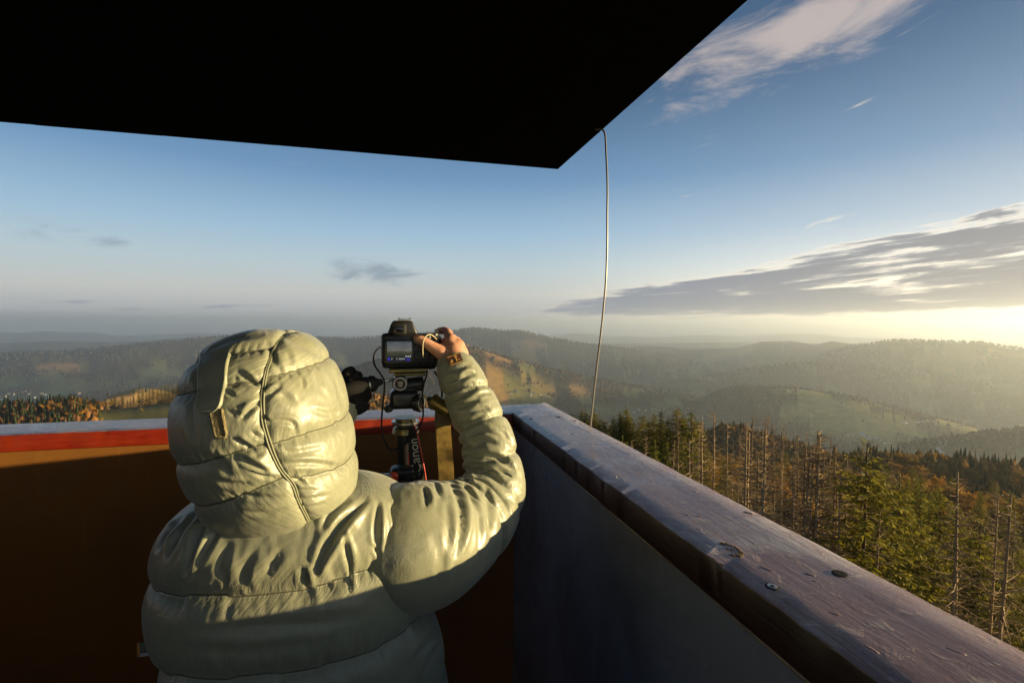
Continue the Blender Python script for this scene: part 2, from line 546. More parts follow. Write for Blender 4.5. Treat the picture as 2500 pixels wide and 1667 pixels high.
def hit_ground(px, py, r0=400, r1=9000):
    a, s = px_dir(px, py)
    rr = np.geomspace(r0, r1, 600)
    g = ground(rr * math.sin(a), rr * math.cos(a))
    zz = EYE[2] + rr * s
    k = np.where(zz < g)[0]
    i = k[0] if len(k) else len(rr) // 2
    return rr[i] * math.sin(a), rr[i] * math.cos(a), g[i]


_MD = []
for px, py, D, hw, hd, c in MEADOWS:
    a, s = px_dir(px, py)
    mx, my, mz = hit_ground(px, py, 420 if D < 1000 else 1000)
    f = math.hypot(mx, my) / D
    _MD.append((mx, my, a, hw * f, hd * max(f, .8), c))


def cover(x, y):
    """returns wooded (0/1 field), rgb ground colour"""
    r = np.hypot(x, y)
    w = fbm(np.stack([x / 260, y / 260, np.zeros_like(x) + 8], -1), 4)
    tone = fbm(np.stack([x / 420, y / 420, np.zeros_like(x) + 3], -1), 4)
    wood = (w + 0.42 > 0).astype(float)
    lowland = ground_cache_low(x, y)
    wood = np.where((lowland > 0) & (w < 0.02), 0.0, wood)
    conifer = tone > 0.12
    col = np.empty(x.shape + (3,))
    aut = np.clip(0.5 + tone * 1.2, 0, 1)[..., None]
    col[:] = np.array([0.045, 0.047, 0.024]) * (1 - aut) + np.array([0.095, 0.058, 0.026]) * aut
    grass = np.array([0.20, 0.18, 0.062]) + 0.05 * np.clip(w, -1, 1)[..., None] * np.array([1.2, 0.6, 0.2])  # gold of the low sun put into the grass colour
    col = np.where(wood[..., None] > 0, col, grass)
    for mx, my, a, hw, hd, c in _MD:
        dx = x - mx; dy = y - my
        u = (dx * math.cos(a) - dy * math.sin(a)) / hw; v = (dx * math.sin(a) + dy * math.cos(a)) / hd
        q = np.hypot(u, v) + 0.55 * w
        ins = q < 1
        wood = np.where(ins, 0.0, wood)
        col = np.where(ins[..., None], np.array(c), col)
    azz = np.arctan2(x, y)
    wood = np.where((r < 860) & (azz < -0.70), 1.0, wood)
    wood = np.where((r < 640) & (azz > -0.36) & (azz < -0.2), 1.0, wood)
    return wood, col, conifer


def ground_cache_low(x, y):
    r = np.hypot(x, y)
    return ((r > 1800) & (r < 9000) & (ground(x, y) < VALLEY + 60)).astype(float)


def build_terrain():
    az = np.concatenate([np.radians(np.arange(-180, -66, 4.0)), np.radians(np.arange(-66, 66, 0.17)), np.radians(np.arange(66, 180, 4.0))])
    rr = np.concatenate([[0.5], np.geomspace(6, 40000, 235)])
    A, Rr = np.meshgrid(az, rr)
    X = Rr * np.sin(A); Y = Rr * np.cos(A)
    Z = ground(X, Y)
    wood, col, con = cover(X, Y)
    # near forest floor: brown litter and moss
    lit = fbm(np.stack([X / 6, Y / 6, np.zeros_like(X)], -1), 3)[..., None]
    floor = np.array([0.060, 0.046, 0.022]) + 0.02 * lit * np.array([1, 1.1, 0.3])
    nearm = (Rr < 420)[..., None]
    col = np.where(nearm, floor, col)
    nv, nu = X.shape
    V = np.stack([X, Y, Z], -1).reshape(-1, 3)
    i, j = np.meshgrid(np.arange(nv - 1), np.arange(nu), indexing='ij')
    j2 = (j + 1) % nu
    Fq = np.stack([i * nu + j, i * nu + j2, (i + 1) * nu + j2, (i + 1) * nu + j], -1).reshape(-1, 4)[:, ::-1]
    me = mesh_np('terrain', V, Fq, True, col.reshape(-1, 3))
    m = vcol_mat('land', 0.95, 0.03, 0.35, 0.05)
    o = obj('terrain', me, m)
    tag(o, 'hazy forested hills, meadows and valleys below the lookout', 'hills', kind='structure')
    return o


build_terrain()


def canopy():
    """far woods: thousands of crowns, real geometry, one mass"""
    N = 100000
    az = np.radians(rng.uniform(-50, 50, N))
    r = np.exp(rng.uniform(math.log(330), math.log(8200), N))
    x = r * np.sin(az); y = r * np.cos(az)
    wood, col, con = cover(x, y)
    hedge = rng.random(N) < 0.05
    keep = (wood > 0) | (hedge & (r > 1400))
    x, y, r, az, col, con = x[keep], y[keep], r[keep], az[keep], col[keep], con[keep]
    z = ground(x, y)
    n = len(x)
    kind = con ^ (rng.random(n) < 0.15)
    kind = np.where((r < 1000) & (az > 0.15), rng.random(n) < 0.12, kind)
    kind = np.where((r < 900) & (az < -0.3), rng.random(n) < 0.45, kind)
    tone = fbm(np.stack([x / 210, y / 210, np.zeros(n) + 5], -1), 3)
    s = np.maximum(1.0, (r / 900)) ** 0.72 * rng.uniform(0.7, 1.25, n)
    H = np.where(kind, 17, 12) * (0.62 + 0.38 * s) * rng.uniform(.8, 1.15, n)
    Wd = np.where(kind, 2.3, 3.1) * s
    cc = np.empty((n, 3))
    g = rng.random(n)[:, None]
    cc[:] = np.array([0.034, 0.044, 0.018]) * (0.7 + 0.6 * g)
    aut = np.array([0.150, 0.078, 0.024]) * (0.7 + 0.55 * g) + np.array([0.05, 0.035, 0.0]) * np.clip(tone, -0.4, 1)[:, None]
    bare = np.array([0.080, 0.060, 0.040]) * (0.75 + 0.5 * g)
    mixb = (np.clip(0.55 - tone * 1.3, 0, 1)[:, None] > rng.random(n)[:, None])
    cc = np.where(kind[:, None], cc, np.where(mixb, bare, np.clip(aut, 0.01, 1)))
    nearaut = ((r < 950))[:, None]
    cc = np.where(nearaut & ~kind[:, None], np.clip(aut * 1.25, 0, 1), cc)
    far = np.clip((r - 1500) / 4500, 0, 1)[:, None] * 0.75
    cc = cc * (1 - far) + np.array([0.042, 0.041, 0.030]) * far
    seg = 5
    ang = np.arange(seg) * 2 * np.pi / seg
    def tmpl(zs, rs):
        v = []
        for zz, rr_ in zip(zs, rs):
            for a in ang: v.append((math.cos(a) * rr_, math.sin(a) * rr_, zz))
        v.append((0, 0, 1))
        return np.array(v)
    tc = tmpl([0.08, 0.50], [1.0, 0.55]); td = tmpl([0.15, 0.70], [0.95, 0.85])
    fr = []
    for i in range(seg):
        j = (i + 1) % seg
        fr += [(i, j, seg + j), (i, seg + j, seg + i)]
    for i in range(seg): fr.append((seg + i, seg + (i + 1) % seg, 2 * seg))
    fr = np.array(fr)
    tv = len(tc)
    V = np.where(kind[:, None, None], tc[None], td[None]).copy()
    V[:, :, :2] *= rng.uniform(0.5, 1.35, (n, tv, 1))
    V[:, :, 2:] *= rng.uniform(0.8, 1.12, (n, tv, 1))
    V[:, :, 0] *= Wd[:, None]; V[:, :, 1] *= Wd[:, None]; V[:, :, 2] *= H[:, None]
    V += np.stack([x, y, z - 1.0], -1)[:, None, :]
    F = (fr[None] + (np.arange(n) * tv)[:, None, None]).reshape(-1, 3)
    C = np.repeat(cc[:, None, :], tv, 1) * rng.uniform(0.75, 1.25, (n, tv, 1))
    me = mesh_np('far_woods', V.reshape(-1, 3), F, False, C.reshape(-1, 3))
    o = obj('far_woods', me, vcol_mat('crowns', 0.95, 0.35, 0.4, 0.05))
    tag(o, 'mixed autumn and conifer woods covering the distant hills', 'woods', kind='stuff')


canopy()
print('terrain', time.time() - T00)


# ------------------------------------------------------------------ village houses
m_white, _, _ = pmat('white plaster', (0.78, 0.76, 0.72), 0.8)
m_redroof, _, _ = pmat('red roof tiles', (0.22, 0.07, 0.045), 0.8)
m_greyroof, _, _ = pmat('grey roof sheet', (0.30, 0.31, 0.33), 0.5)
m_blueroof, _, _ = pmat('blue roof sheet', (0.10, 0.22, 0.50), 0.5)


def house_mesh():
    V = np.array([(-.5, -.5, 0), (.5, -.5, 0), (.5, .5, 0), (-.5, .5, 0), (-.5, -.5, .55), (.5, -.5, .55), (.5, .5, .55), (-.5, .5, .55), (-.5, 0, 1), (.5, 0, 1)], float)
    Fw = [(0, 1, 5, 4), (1, 2, 6, 9, 5), (2, 3, 7, 6), (3, 0, 4, 8, 7)]
    w = mesh_np('house_walls', V, Fw)
    Vr = np.array([(-.58, -.62, .50), (.58, -.62, .50), (.58, 0, 1.03), (-.58, 0, 1.03), (.58, .62, .50), (-.58, .62, .50), (-.58, -.62, .46), (.58, -.62, .46), (.58, 0, .99), (-.58, 0, .99), (.58, .62, .46), (-.58, .62, .46)])
    Fr = [(0, 1, 2, 3), (3, 2, 4, 5), (7, 6, 9, 8), (8, 9, 11, 10), (0, 6, 7, 1), (4, 10, 11, 5), (1, 7, 8, 2), (2, 8, 10, 4), (3, 9, 6, 0), (5, 11, 9, 3)]
    return w, mesh_np('house_roof', Vr, Fr)


hw_me, hr_me = house_mesh()
hw_me.materials.append(m_white)
roofs = []
for m in (m_redroof, m_greyroof, m_blueroof):
    q = hr_me.copy(); q.materials.append(m); roofs.append(q)
VILL = [
    ('white house in the village at the far left valley floor', 'houses in the left valley', [(2, 978), (22, 963), (34, 965), (46, 961), (62, 958), (70, 963), (84, 972), (103, 962), (111, 965), (48, 979), (182, 963), (192, 961), (14, 969), (120, 971)]),
    ('white farmhouse on the sunlit golden slope beside the sleeve', 'farmhouses on the golden slope', [(1195, 951), (1204, 953), (1262, 958), (1295, 963), (1302, 966), (1293, 972), (1318, 965), (1330, 969), (1222, 992), (1245, 962)]),
    ('white house scattered among the trees of the middle valley', 'houses in the middle valley', [(1392, 894), (1560, 1002), (1576, 1005), (1590, 999), (1612, 1003), (1548, 1008)]),
    ('pale house in the village below the golden meadow', 'houses below the golden meadow', [(2070, 1068), (2082, 1066), (2105, 1064), (2114, 1070), (2122, 1072), (2136, 1074), (2150, 1078), (2160, 1086), (2172, 1084), (2240, 1032), (2252, 1030), (2262, 1028), (2210, 1034), (2286, 1034), (2330, 1042), (2342, 1043), (2352, 1044), (2268, 1066), (2276, 1076), (2290, 1070), (2304, 1072), (2316, 1078)]),
]
hidx = 0
for lab, grp, pts in VILL:
    for (px, py) in pts:
        hx, hy, hz = hit_ground(px, py, 900)
        d = math.hypot(hx, hy)
        s = rng.uniform(9, 15) * (1.0 if d < 3500 else 1.25)
        hh = empty('house', (hx, hy, hz - 1.0), rng.uniform(0, 3.1))
        hh.scale = (s * 1.35, s, s * 0.85)
        w_ = obj('wall', hw_me, None, hh)
        rf = roofs[2] if px == 2105 else roofs[int(rng.random() < 0.35)]
        obj('roof', rf, None, hh)
        if px == 2105:
            tag(hh, 'house with a bright blue roof in the village below the golden meadow', 'house', grp)
        else:
            tag(hh, lab, 'house', grp)
# pale stream bed in the right-hand valley
pts = []
for px, py in [(2286, 1078), (2294, 1085), (2288, 1093), (2292, 1101), (2302, 1108), (2306, 1116), (2312, 1125)]:
    hx, hy, hz = hit_ground(px, py, 1200)
    pts.append((hx, hy, hz + 3))
C = catmull(pts, 40)
T_, A_, B_ = frames(C)
V = np.concatenate([C + np.array([6, 0, 0]), C - np.array([6, 0, 0])])
V[:, 2] = ground(V[:, 0], V[:, 1]) + 3.0
Fq = np.array([(i, i + 1, 40 + i + 1, 40 + i) for i in range(39)])
tag(obj('road', mesh_np('road', V, Fq, True), pmat('pale gravel', (0.62, 0.58, 0.52), 0.9)[0]), 'pale winding road through the right hand valley', 'road', kind='structure')

# ------------------------------------------------------------------ lookout tower
def wood_mat(name, c1, c2, grain, rough=0.45, coat=0.0, bs=0.25):
    m, n, b = pmat(name, c1, rough)
    v = n.vmath('MULTIPLY', objco(n), grain)
    f = n.noise(v, 1.0, 8, 0.65, 0.6)
    f2 = n.noise(n.vmath('MULTIPLY', objco(n), tuple(g * 3.1 for g in grain)), 1.0, 4, 0.6)
    n.put(b.inputs['Base Color'], n.mix(n.smooth(f, 0.3, 0.7), c1, c2))
    n.put(b.inputs['Roughness'], n.smooth(f2, 0.3, 0.7, rough - 0.08, rough + 0.12))
    b.inputs['Coat Weight'].default_value = coat
    b.inputs['Coat Roughness'].default_value = 0.25
    bump(n, b, n.math('ADD', f, n.math('MULTIPLY', f2, 0.5)), bs, 0.002)
    return m


def rail_top_mat(name, along):
    """stained, worn plank face: damp varnish, raised grain, rime in patches"""
    m, n, b = pmat(name, (0.1, 0.05, 0.04), 0.35)
    co = objco(n)
    st = (9, 90, 60) if along == 'x' else (90, 9, 60)
    st2 = (60, 230, 200) if along == 'x' else (230, 60, 200)
    g1 = n.noise(n.vmath('MULTIPLY', co, st), 1.0, 8, 0.65, 0.8)
    g2 = n.noise(n.vmath('MULTIPLY', co, st2), 1.0, 6, 0.7)
    blotch = n.noise(co, 6.0, 6, 0.6, 0.6)
    spots = n.noise(co, 38.0, 5, 0.62, 0.5)
    base = n.mix(n.smooth(g1, 0.3, 0.72), (0.185, 0.080, 0.060), (0.36, 0.235, 0.200))
    base = n.mix(n.smooth(blotch, 0.42, 0.68), base, (0.23, 0.120, 0.095))
    base = n.mix(n.math('MULTIPLY', n.smooth(spots, 0.55, 0.72), 0.45), base, (0.52, 0.45, 0.41))
    # rime
    frost = n.math('MULTIPLY', n.smooth(n.noise(co, 3.6, 6, 0.62, 1.0), 0.47, 0.66), n.smooth(n.noise(n.vmath('MULTIPLY', co, st), 1.3, 8, 0.7, 0.4), 0.36, 0.62))
    base = n.mix(n.math('MULTIPLY', frost, 0.62), base, (0.72, 0.74, 0.80))
    n.put(b.inputs['Base Color'], base)
    n.put(b.inputs['Roughness'], n.math('ADD', n.smooth(spots, 0.3, 0.7, 0.20, 0.36), n.math('MULTIPLY', frost, 0.25)))
    h = n.math('ADD', n.math('MULTIPLY', g1, 0.55), n.math('ADD', n.math('MULTIPLY', g2, 0.22), n.math('ADD', n.math('MULTIPLY', n.smooth(spots, 0.56, 0.66), 0.4), n.math('MULTIPLY', frost, 0.15))))
    b.inputs['Coat Weight'].default_value = 0.3
    b.inputs['Coat Roughness'].default_value = 0.22
    bump(n, b, h, 0.36, 0.004)
    return m


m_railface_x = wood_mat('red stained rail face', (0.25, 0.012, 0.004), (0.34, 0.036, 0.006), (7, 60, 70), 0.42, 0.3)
m_railface_y_shade = wood_mat('shade darkened rail face long', (0.016, 0.005, 0.004), (0.030, 0.008, 0.005), (60, 7, 70), 0.45, 0.2)  # same red stain, darkened to near black to stand in for shade
m_railtop_x = rail_top_mat('worn rail top across', 'x')
m_railtop_y = rail_top_mat('worn rail top', 'y')
m_raw = wood_mat('raw sawn wood', (0.55, 0.34, 0.12), (0.66, 0.45, 0.19), (40, 40, 40), 0.7)
def film_ply(name, c1, c2, c3, rough):
    m, n, b = pmat(name, c1, rough)
    co = objco(n)
    fine = n.noise(co, 260, 3, 0.6); big = n.noise(co, 2.6, 6, 0.62, 0.8); run = n.noise(n.vmath('MULTIPLY', co, (26, 26, 2.2)), 1.0, 6, 0.65)
    spk = n.noise(co, 95, 4, 0.6)
    c = n.mix(n.smooth(fine, 0.3, 0.7), c1, c2)
    c = n.mix(n.math('MULTIPLY', n.smooth(big, 0.40, 0.72), 0.7), c, c3)
    c = n.mix(n.math('MULTIPLY', n.smooth(run, 0.55, 0.75), 0.30), c, tuple(v * 1.5 for v in c2))
    c = n.mix(n.smooth(spk, 0.70, 0.76), c, tuple(v * 0.35 for v in c1))
    n.put(b.inputs['Base Color'], c)
    n.put(b.inputs['Roughness'], n.smooth(big, 0.3, 0.7, rough - 0.08, rough + 0.10))
    bump(n, b, n.math('ADD', fine, n.math('MULTIPLY', run, 0.6)), 0.28, 0.0009)
    return m




m_panel = film_ply('brown film plywood', (0.27, 0.108, 0.022), (0.33, 0.140, 0.032), (0.20, 0.085, 0.022), 0.40)
m_panel_sheen = film_ply('sky sheen film plywood', (0.18, 0.21, 0.27), (0.20, 0.225, 0.28), (0.115, 0.105, 0.10), 0.34)  # same plywood with a blue sky sheen put into its colour
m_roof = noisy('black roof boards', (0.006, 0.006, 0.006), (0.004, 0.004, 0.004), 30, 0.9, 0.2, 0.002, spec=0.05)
m_floor = wood_mat('dark floor boards', (0.030, 0.020, 0.014), (0.05, 0.032, 0.022), (60, 6, 60), 0.7)
m_timber = wood_mat('tower timber', (0.07, 0.035, 0.02), (0.11, 0.055, 0.03), (40, 40, 4), 0.7)
m_strip = noisy('pale edge strip', (0.20, 0.165, 0.13), (0.30, 0.25, 0.20), 60, 0.7, 0.2, 0.001)
m_steel, _, _ = pmat('zinc screw', (0.45, 0.43, 0.40), 0.35, 0.5, 0.9)
m_dark, _, _ = pmat('dark hole', (0.008, 0.007, 0.006), 0.9)

IX, IY, RW = 0.446, 1.764, 0.19      # inner corner, plank width
LX, BY = -2.75, -2.30
tower = empty('lookout_tower', (0, 0, 0), YAW)
tag(tower, 'timber lookout tower platform with plank rails, panel parapet and black roof', 'lookout tower')


def rail(name, axis, inner, sgn, s0, s1, z0, z1, mats, seed, n=260):
    """plank along axis; inner face at `inner`, going outwards by RW*sgn; mitred ends"""
    r_ = np.random.default_rng(seed)
    bv = 0.0022
    prof = [(0, z0 + bv), (0, z1 - bv), (bv * .3, z1 - bv * .3), (bv, z1), (RW * .25, z1), (RW * .5, z1), (RW * .75, z1), (RW - bv, z1), (RW - bv * .3, z1 - bv * .3), (RW, z1 - bv), (RW, z0 + bv), (RW - bv, z0), (bv, z0)]
    P = len(prof)
    S = np.linspace(0, 1, n)
    V = np.zeros((n, P, 3))
    for k, (a, c) in enumerate(prof):
        lo = s0 - a; hi = s1 + a
        s = lo + (hi - lo) * S
        nz = fbm(np.stack([s * 14, np.full(n, seed + 0.1), np.full(n, 0.3)], -1), 4) * 0.0013
        aa = np.full(n, a); zz = np.full(n, c)
        if k in (1, 2, 3):   # chipped arris on the inner side
            ch = np.clip(fbm(np.stack([s * 30, np.full(n, seed + 5.1), np.full(n, 1.3)], -1), 3) - 0.55, 0, 1) * 0.012
            if k == 2: aa = aa + ch * .6; zz = zz - ch * .6
            elif k == 3: aa = aa + ch
            else: zz = zz - ch
        if k in (2, 3, 4, 5, 6, 7, 8): zz = zz + nz * 0.8
        if k in (0, 1, 2): aa = aa + nz
        o_ = inner + sgn * aa
        V[:, k] = np.stack([s, o_, zz], -1) if axis == 'x' else np.stack([o_, s, zz], -1)
    F = []; mi = []
    for i in range(n - 1):
        for k in range(P):
            k2 = (k + 1) % P
            F.append((i * P + k, i * P + k2, (i + 1) * P + k2, (i + 1) * P + k)); mi.append(1 if 2 <= k <= 7 else 0)
    F.append(tuple(range(P))); mi.append(2)
    F.append(tuple((n - 1) * P + k for k in range(P))); mi.append(2)
    me = mesh_np(name, V.reshape(-1, 3), F)
    for m in mats: me.materials.append(m)
    me.polygons.foreach_set('material_index', mi)
    bm = bmesh.new(); bm.from_mesh(me); bmesh.ops.recalc_face_normals(bm, faces=bm.faces); bm_smooth(bm, 35); bm.to_mesh(me); bm.free()
    return obj(name, me, None, tower)


rail_far = rail('handrail', 'x', IY, 1, LX, IX, 1.255, 1.306, (m_railface_x, m_railtop_x, m_raw), 11)
rail_far['label'] = 'red stained plank rail with frosted top behind the photographer'
rail_right = rail('handrail', 'y', IX, 1, BY, IY - 0.0012, 1.2555, 1.312, (m_railface_y_shade, m_railtop_y, m_raw), 23, 420)
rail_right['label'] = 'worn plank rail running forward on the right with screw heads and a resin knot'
rail('handrail', 'y', LX, -1, BY, IY, 1.255, 1.306, (m_railface_y_shade, m_railtop_y, m_raw), 35, 80)
rail('handrail', 'x', BY, -1, LX, IX, 1.255, 1.306, (m_railface_x, m_railtop_x, m_raw), 47, 80)

# parapet panels (film plywood), a slot cut in the far one at the left
def panel(pts_boxes, mat, label=None):
    bm = bmesh.new()
    for c, s in pts_boxes: box(bm, c, s)
    o = obj('parapet_panel', bm, mat, tower)
    if label: o['label'] = label
    return o

py_ = IY + 0.018
slot = W(348, 1572, py_)
sx0, sx1, sz0, sz1 = slot[0] - 0.012, slot[0] + 0.05, slot[2] - 0.035, slot[2] + 0.012
xa, xb = LX - 0.02, IX + 0.03
ztop, zbot = 1.2535, 0.02
panel([(((xa + sx0) / 2, py_, (ztop + zbot) / 2), (sx0 - xa, 0.018, ztop - zbot)),
       (((xb + sx1) / 2, py_, (ztop + zbot) / 2), (xb - sx1, 0.018, ztop - zbot)),
       (((sx0 + sx1) / 2, py_, (ztop + sz1) / 2), (sx1 - sx0, 0.018, ztop - sz1)),
       (((sx0 + sx1) / 2, py_, (zbot + sz0) / 2), (sx1 - sx0, 0.018, sz0 - zbot))], m_panel, 'brown plywood parapet panel under the red rail, sunlit along its top')
panel([((IX + 0.020, (BY + IY) / 2, (1.251 + zbot) / 2), (0.018, IY - BY + 0.016, 1.251 - zbot))], m_panel_sheen, 'dark glossy plywood parapet panel under the right hand rail')
panel([((LX - 0.020, (BY + IY) / 2, (ztop + zbot) / 2), (0.018, IY - BY, ztop - zbot))], m_panel)
panel([(((xa + xb) / 2, BY - 0.018, (ztop + zbot) / 2), (xb - xa, 0.018, ztop - zbot))], m_panel)
bm = bmesh.new(); box(bm, (IX + 0.105, IY + 0.105, 0.63), (0.13, 0.13, 1.24), 0.004)
obj('corner_light_stop', bm, m_timber, tower)  # added behind the corner joint to stop light leaking through
# pale irregular strip under the right rail
bm = bmesh.new()
tube(bm, [(IX + 0.010, -2.2 + 0.1 * i, 1.2505 + 0.0022 * math.sin(i * 1.7) * math.sin(i * .6)) for i in range(40)], 0.0042, 6, 240)
for v in bm.verts:
    v.co.z += 0.0018 * math.sin(v.co.y * 31) * math.sin(v.co.y * 11.3)
obj('pale_strip', bm, m_strip, tower)

# scratch and scuffs on the right panel
def on_right(px, py, xw):
    d = cam_ray(px, py); t = xw / (d @ XP); P_ = EYE + t * d
    return np.array([P_ @ XP, P_ @ YP, P_[2]])

bm = bmesh.new(); tube(bm, [on_right(px, py, IX + 0.0108) for px, py in ((1308, 1094), (1302, 1104), (1296, 1116))], 0.0009, 5, 10)
obj('scratch', bm, m_dark, tower)
for px, py in ((1288, 1200), (1247, 1320), (1292, 1262)):
    bm = bmesh.new(); p = on_right(px, py, IX + 0.0110)
    lathe(bm, p, p + np.array([-1, 0, 0]), [(0, .0016), (.0006, .0013), (.0008, .0003)], 9)
    obj('scuff', bm, m_dark, tower)

# screws and knots of the right rail
def screw(p, r=0.0062, head=True, parent=rail_right):
    bm = bmesh.new()
    lathe(bm, (p[0], p[1], p[2] - 0.004), (p[0], p[1], p[2] + 0.01), [(0, r * 1.4), (0.0044, r * 1.38), (0.0046, r * 1.1)], 20)
    obj('screw_hole', bm, m_dark, parent)
    if head:
        bm = bmesh.new()
        lathe(bm, (p[0], p[1], p[2] - 0.001), (p[0], p[1], p[2] + 0.01), [(0, r), (0.0018, r), (0.0022, r * .8), (0.0019, r * .35), (0.0010, r * .3)], 18)
        obj('screw', bm_smooth(bm), m_steel, parent)
        bm = bmesh.new(); box(bm, (p[0], p[1], p[2] + 0.0012), (r * .8, r * .24, 0.0008)); box(bm, (p[0], p[1], p[2] + 0.00125), (r * .24, r * .8, 0.0008))
        obj('screw_slot', bm, m_dark, parent)

ZT = 1.3122
screw((0.476, 0.516, ZT)); screw((0.590, 0.522, ZT), 0.0068, False)
screw((0.584, 1.637, ZT), 0.006, False); screw((0.480, 1.624, ZT), 0.005, False)
screw((0.478, -0.4, ZT)); screw((0.592, -0.41, ZT))
# resin knot
bm = bmesh.new()
kc = Vector((0.4905, 0.617, ZT))
for i in range(90):
    a = -2.4 + 4.1 * i / 90 + random.uniform(-.05, .05)
    rr_ = 0.0165 + random.gauss(0, 0.0014)
    s_ = random.uniform(0.0007, 0.0018)
    r_ = bmesh.ops.create_icosphere(bm, subdivisions=1, radius=s_)
    bmesh.ops.translate(bm, verts=r_['verts'], vec=kc + Vector((math.cos(a) * rr_ * 0.8, math.sin(a) * rr_ * 1.25, s_ * .4)))
for i in range(26):
    s_ = random.uniform(0.0006, 0.0013)
    r_ = bmesh.ops.create_icosphere(bm, subdivisions=1, radius=s_)
    bmesh.ops.translate(bm, verts=r_['verts'], vec=kc + Vector((random.gauss(0, .003), random.gauss(0, .006), s_ * .4)))
obj('resin_knot', bm, noisy('amber resin', (0.36, 0.24, 0.10), (0.20, 0.13, 0.07), 200, 0.35, 0.0), rail_right)
# blisters and scratches of lifted varnish on the right rail
for k in range(34):
    bx_ = random.uniform(IX + 0.012, IX + RW - 0.012); by_ = random.uniform(0.28, 1.6)
    L_ = random.uniform(0.003, 0.011); w_ = random.uniform(0.0012, 0.0028); h_ = random.uniform(0.0004, 0.0010)
    bm = bmesh.new()
    r_ = bmesh.ops.create_uvsphere(bm, u_segments=8, v_segments=5, radius=1.0)
    ang_ = random.gauss(0.5, 0.5)
    bmesh.ops.scale(bm, vec=(w_, L_, h_), verts=r_['verts'])
    bmesh.ops.rotate(bm, matrix=Matrix.Rotation(ang_, 3, 'Z'), verts=r_['verts'])
    bmesh.ops.translate(bm, verts=r_['verts'], vec=(bx_, by_, ZT - 0.0003))
    if k == 0: bl = bm
    else:
        tmp = bpy.data.meshes.new('t'); bm.to_mesh(tmp); bl.from_mesh(tmp); bpy.data.meshes.remove(tmp); bm.free()
for f in bl.faces: f.smooth = True
obj('varnish_blisters', bl, m_railtop_y, rail_right)['kind'] = 'stuff'

# floor boards
for i in range(16):
    x0 = LX + (IX - LX) * i / 16; x1 = LX + (IX - LX) * (i + 1) / 16
    bm = bmesh.new()
    box(bm, ((x0 + x1) / 2, (BY + IY) / 2, -0.02), (x1 - x0 - 0.006, IY - BY, 0.04), 0.003)
    obj('floor_board', bm, m_floor, tower)
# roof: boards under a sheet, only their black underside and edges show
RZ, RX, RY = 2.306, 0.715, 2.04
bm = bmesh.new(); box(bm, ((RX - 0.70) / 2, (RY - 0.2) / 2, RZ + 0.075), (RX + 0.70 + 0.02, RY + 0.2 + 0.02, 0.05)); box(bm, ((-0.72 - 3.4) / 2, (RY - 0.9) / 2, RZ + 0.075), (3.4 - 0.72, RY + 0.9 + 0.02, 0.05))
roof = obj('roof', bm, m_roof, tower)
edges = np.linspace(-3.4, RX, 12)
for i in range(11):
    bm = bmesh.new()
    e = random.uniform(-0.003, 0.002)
    bk = 0.2 if edges[i] > -0.72 else 0.9  # unseen rear edge cut back on the right to let sky light in
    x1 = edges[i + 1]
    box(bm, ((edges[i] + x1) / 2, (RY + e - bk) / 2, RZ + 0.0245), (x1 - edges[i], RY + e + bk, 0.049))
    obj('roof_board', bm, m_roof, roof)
# unseen boarded wall, added to block sky light from behind
for i in range(14):
    x0 = LX + (-0.75 - LX) * i / 14; x1 = LX + (-0.75 - LX) * (i + 1) / 14
    bm = bmesh.new(); box(bm, ((x0 + x1) / 2, -0.62, RZ / 2 - 0.002), (x1 - x0 - 0.003, 0.03, RZ - 0.006), 0.002)
    obj('shade_wall_board', bm, m_floor, tower)
# posts, legs and braces that carry it
for px_, py2 in ((LX - 0.10, IY + 0.09), (LX - 0.10, -0.70), (-0.66, -0.70)):
    bm = bmesh.new(); box(bm, (px_, py2, 1.15), (0.14, 0.14, 2.30), 0.006)
    obj('post', bm, m_timber, tower)
gz = float(ground(np.array([0.0]), np.array([0.5]))[0])
for px_, py2 in ((LX - 0.1, IY - 0.2), (LX - 0.1, BY + .2), (IX + 0.02, IY - 0.2), (IX + 0.02, BY + .2)):
    bm = bmesh.new(); box(bm, (px_, py2, (gz - 1.5 - 0.3) / 2), (0.3, 0.3, -gz + 1.2), 0.01)
    obj('tower_leg', bm, m_timber, tower)
for px_ in (LX + .3, -1.2, IX - .3):
    bm = bmesh.new(); box(bm, (px_, (BY + IY) / 2, -0.17), (0.16, IY - BY + 0.3, 0.24), 0.006)
    obj('floor_beam', bm, m_timber, tower)

# lightning conductor hanging from the roof edge, outside the rail
cb = [(0.690, 1.585, 2.305), (0.712, 1.562, 2.290), (0.708, 1.535, 2.20), (0.704, 1.515, 2.102), (0.70, 1.505, 2.0), (0.70, 1.5025, 1.90), (0.70, 1.507, 1.80), (0.70, 1.522, 1.706), (0.70, 1.548, 1.59), (0.70, 1.576, 1.483), (0.70, 1.62, 1.282), (0.70, 1.66, 1.05), (0.70, 1.66, 0.4), (0.70, 1.66, -6), (0.70, 1.66, gz)]
bm = bmesh.new(); tube(bm, [np.array(p) - np.array([0.70, 1.66, gz]) for p in cb], 0.0031, 10, 160)
m_wire, _, _ = pmat('dull aluminium wire', (0.30, 0.28, 0.25), 0.42, 0.5, 0.75)
o = obj('cable', bm, m_wire, None, t2w(np.array([0.70, 1.66, gz])), YAW)
tag(o, 'thin metal lightning cable hanging from the roof edge past the right rail', 'cable')
print('tower', time.time() - T00)

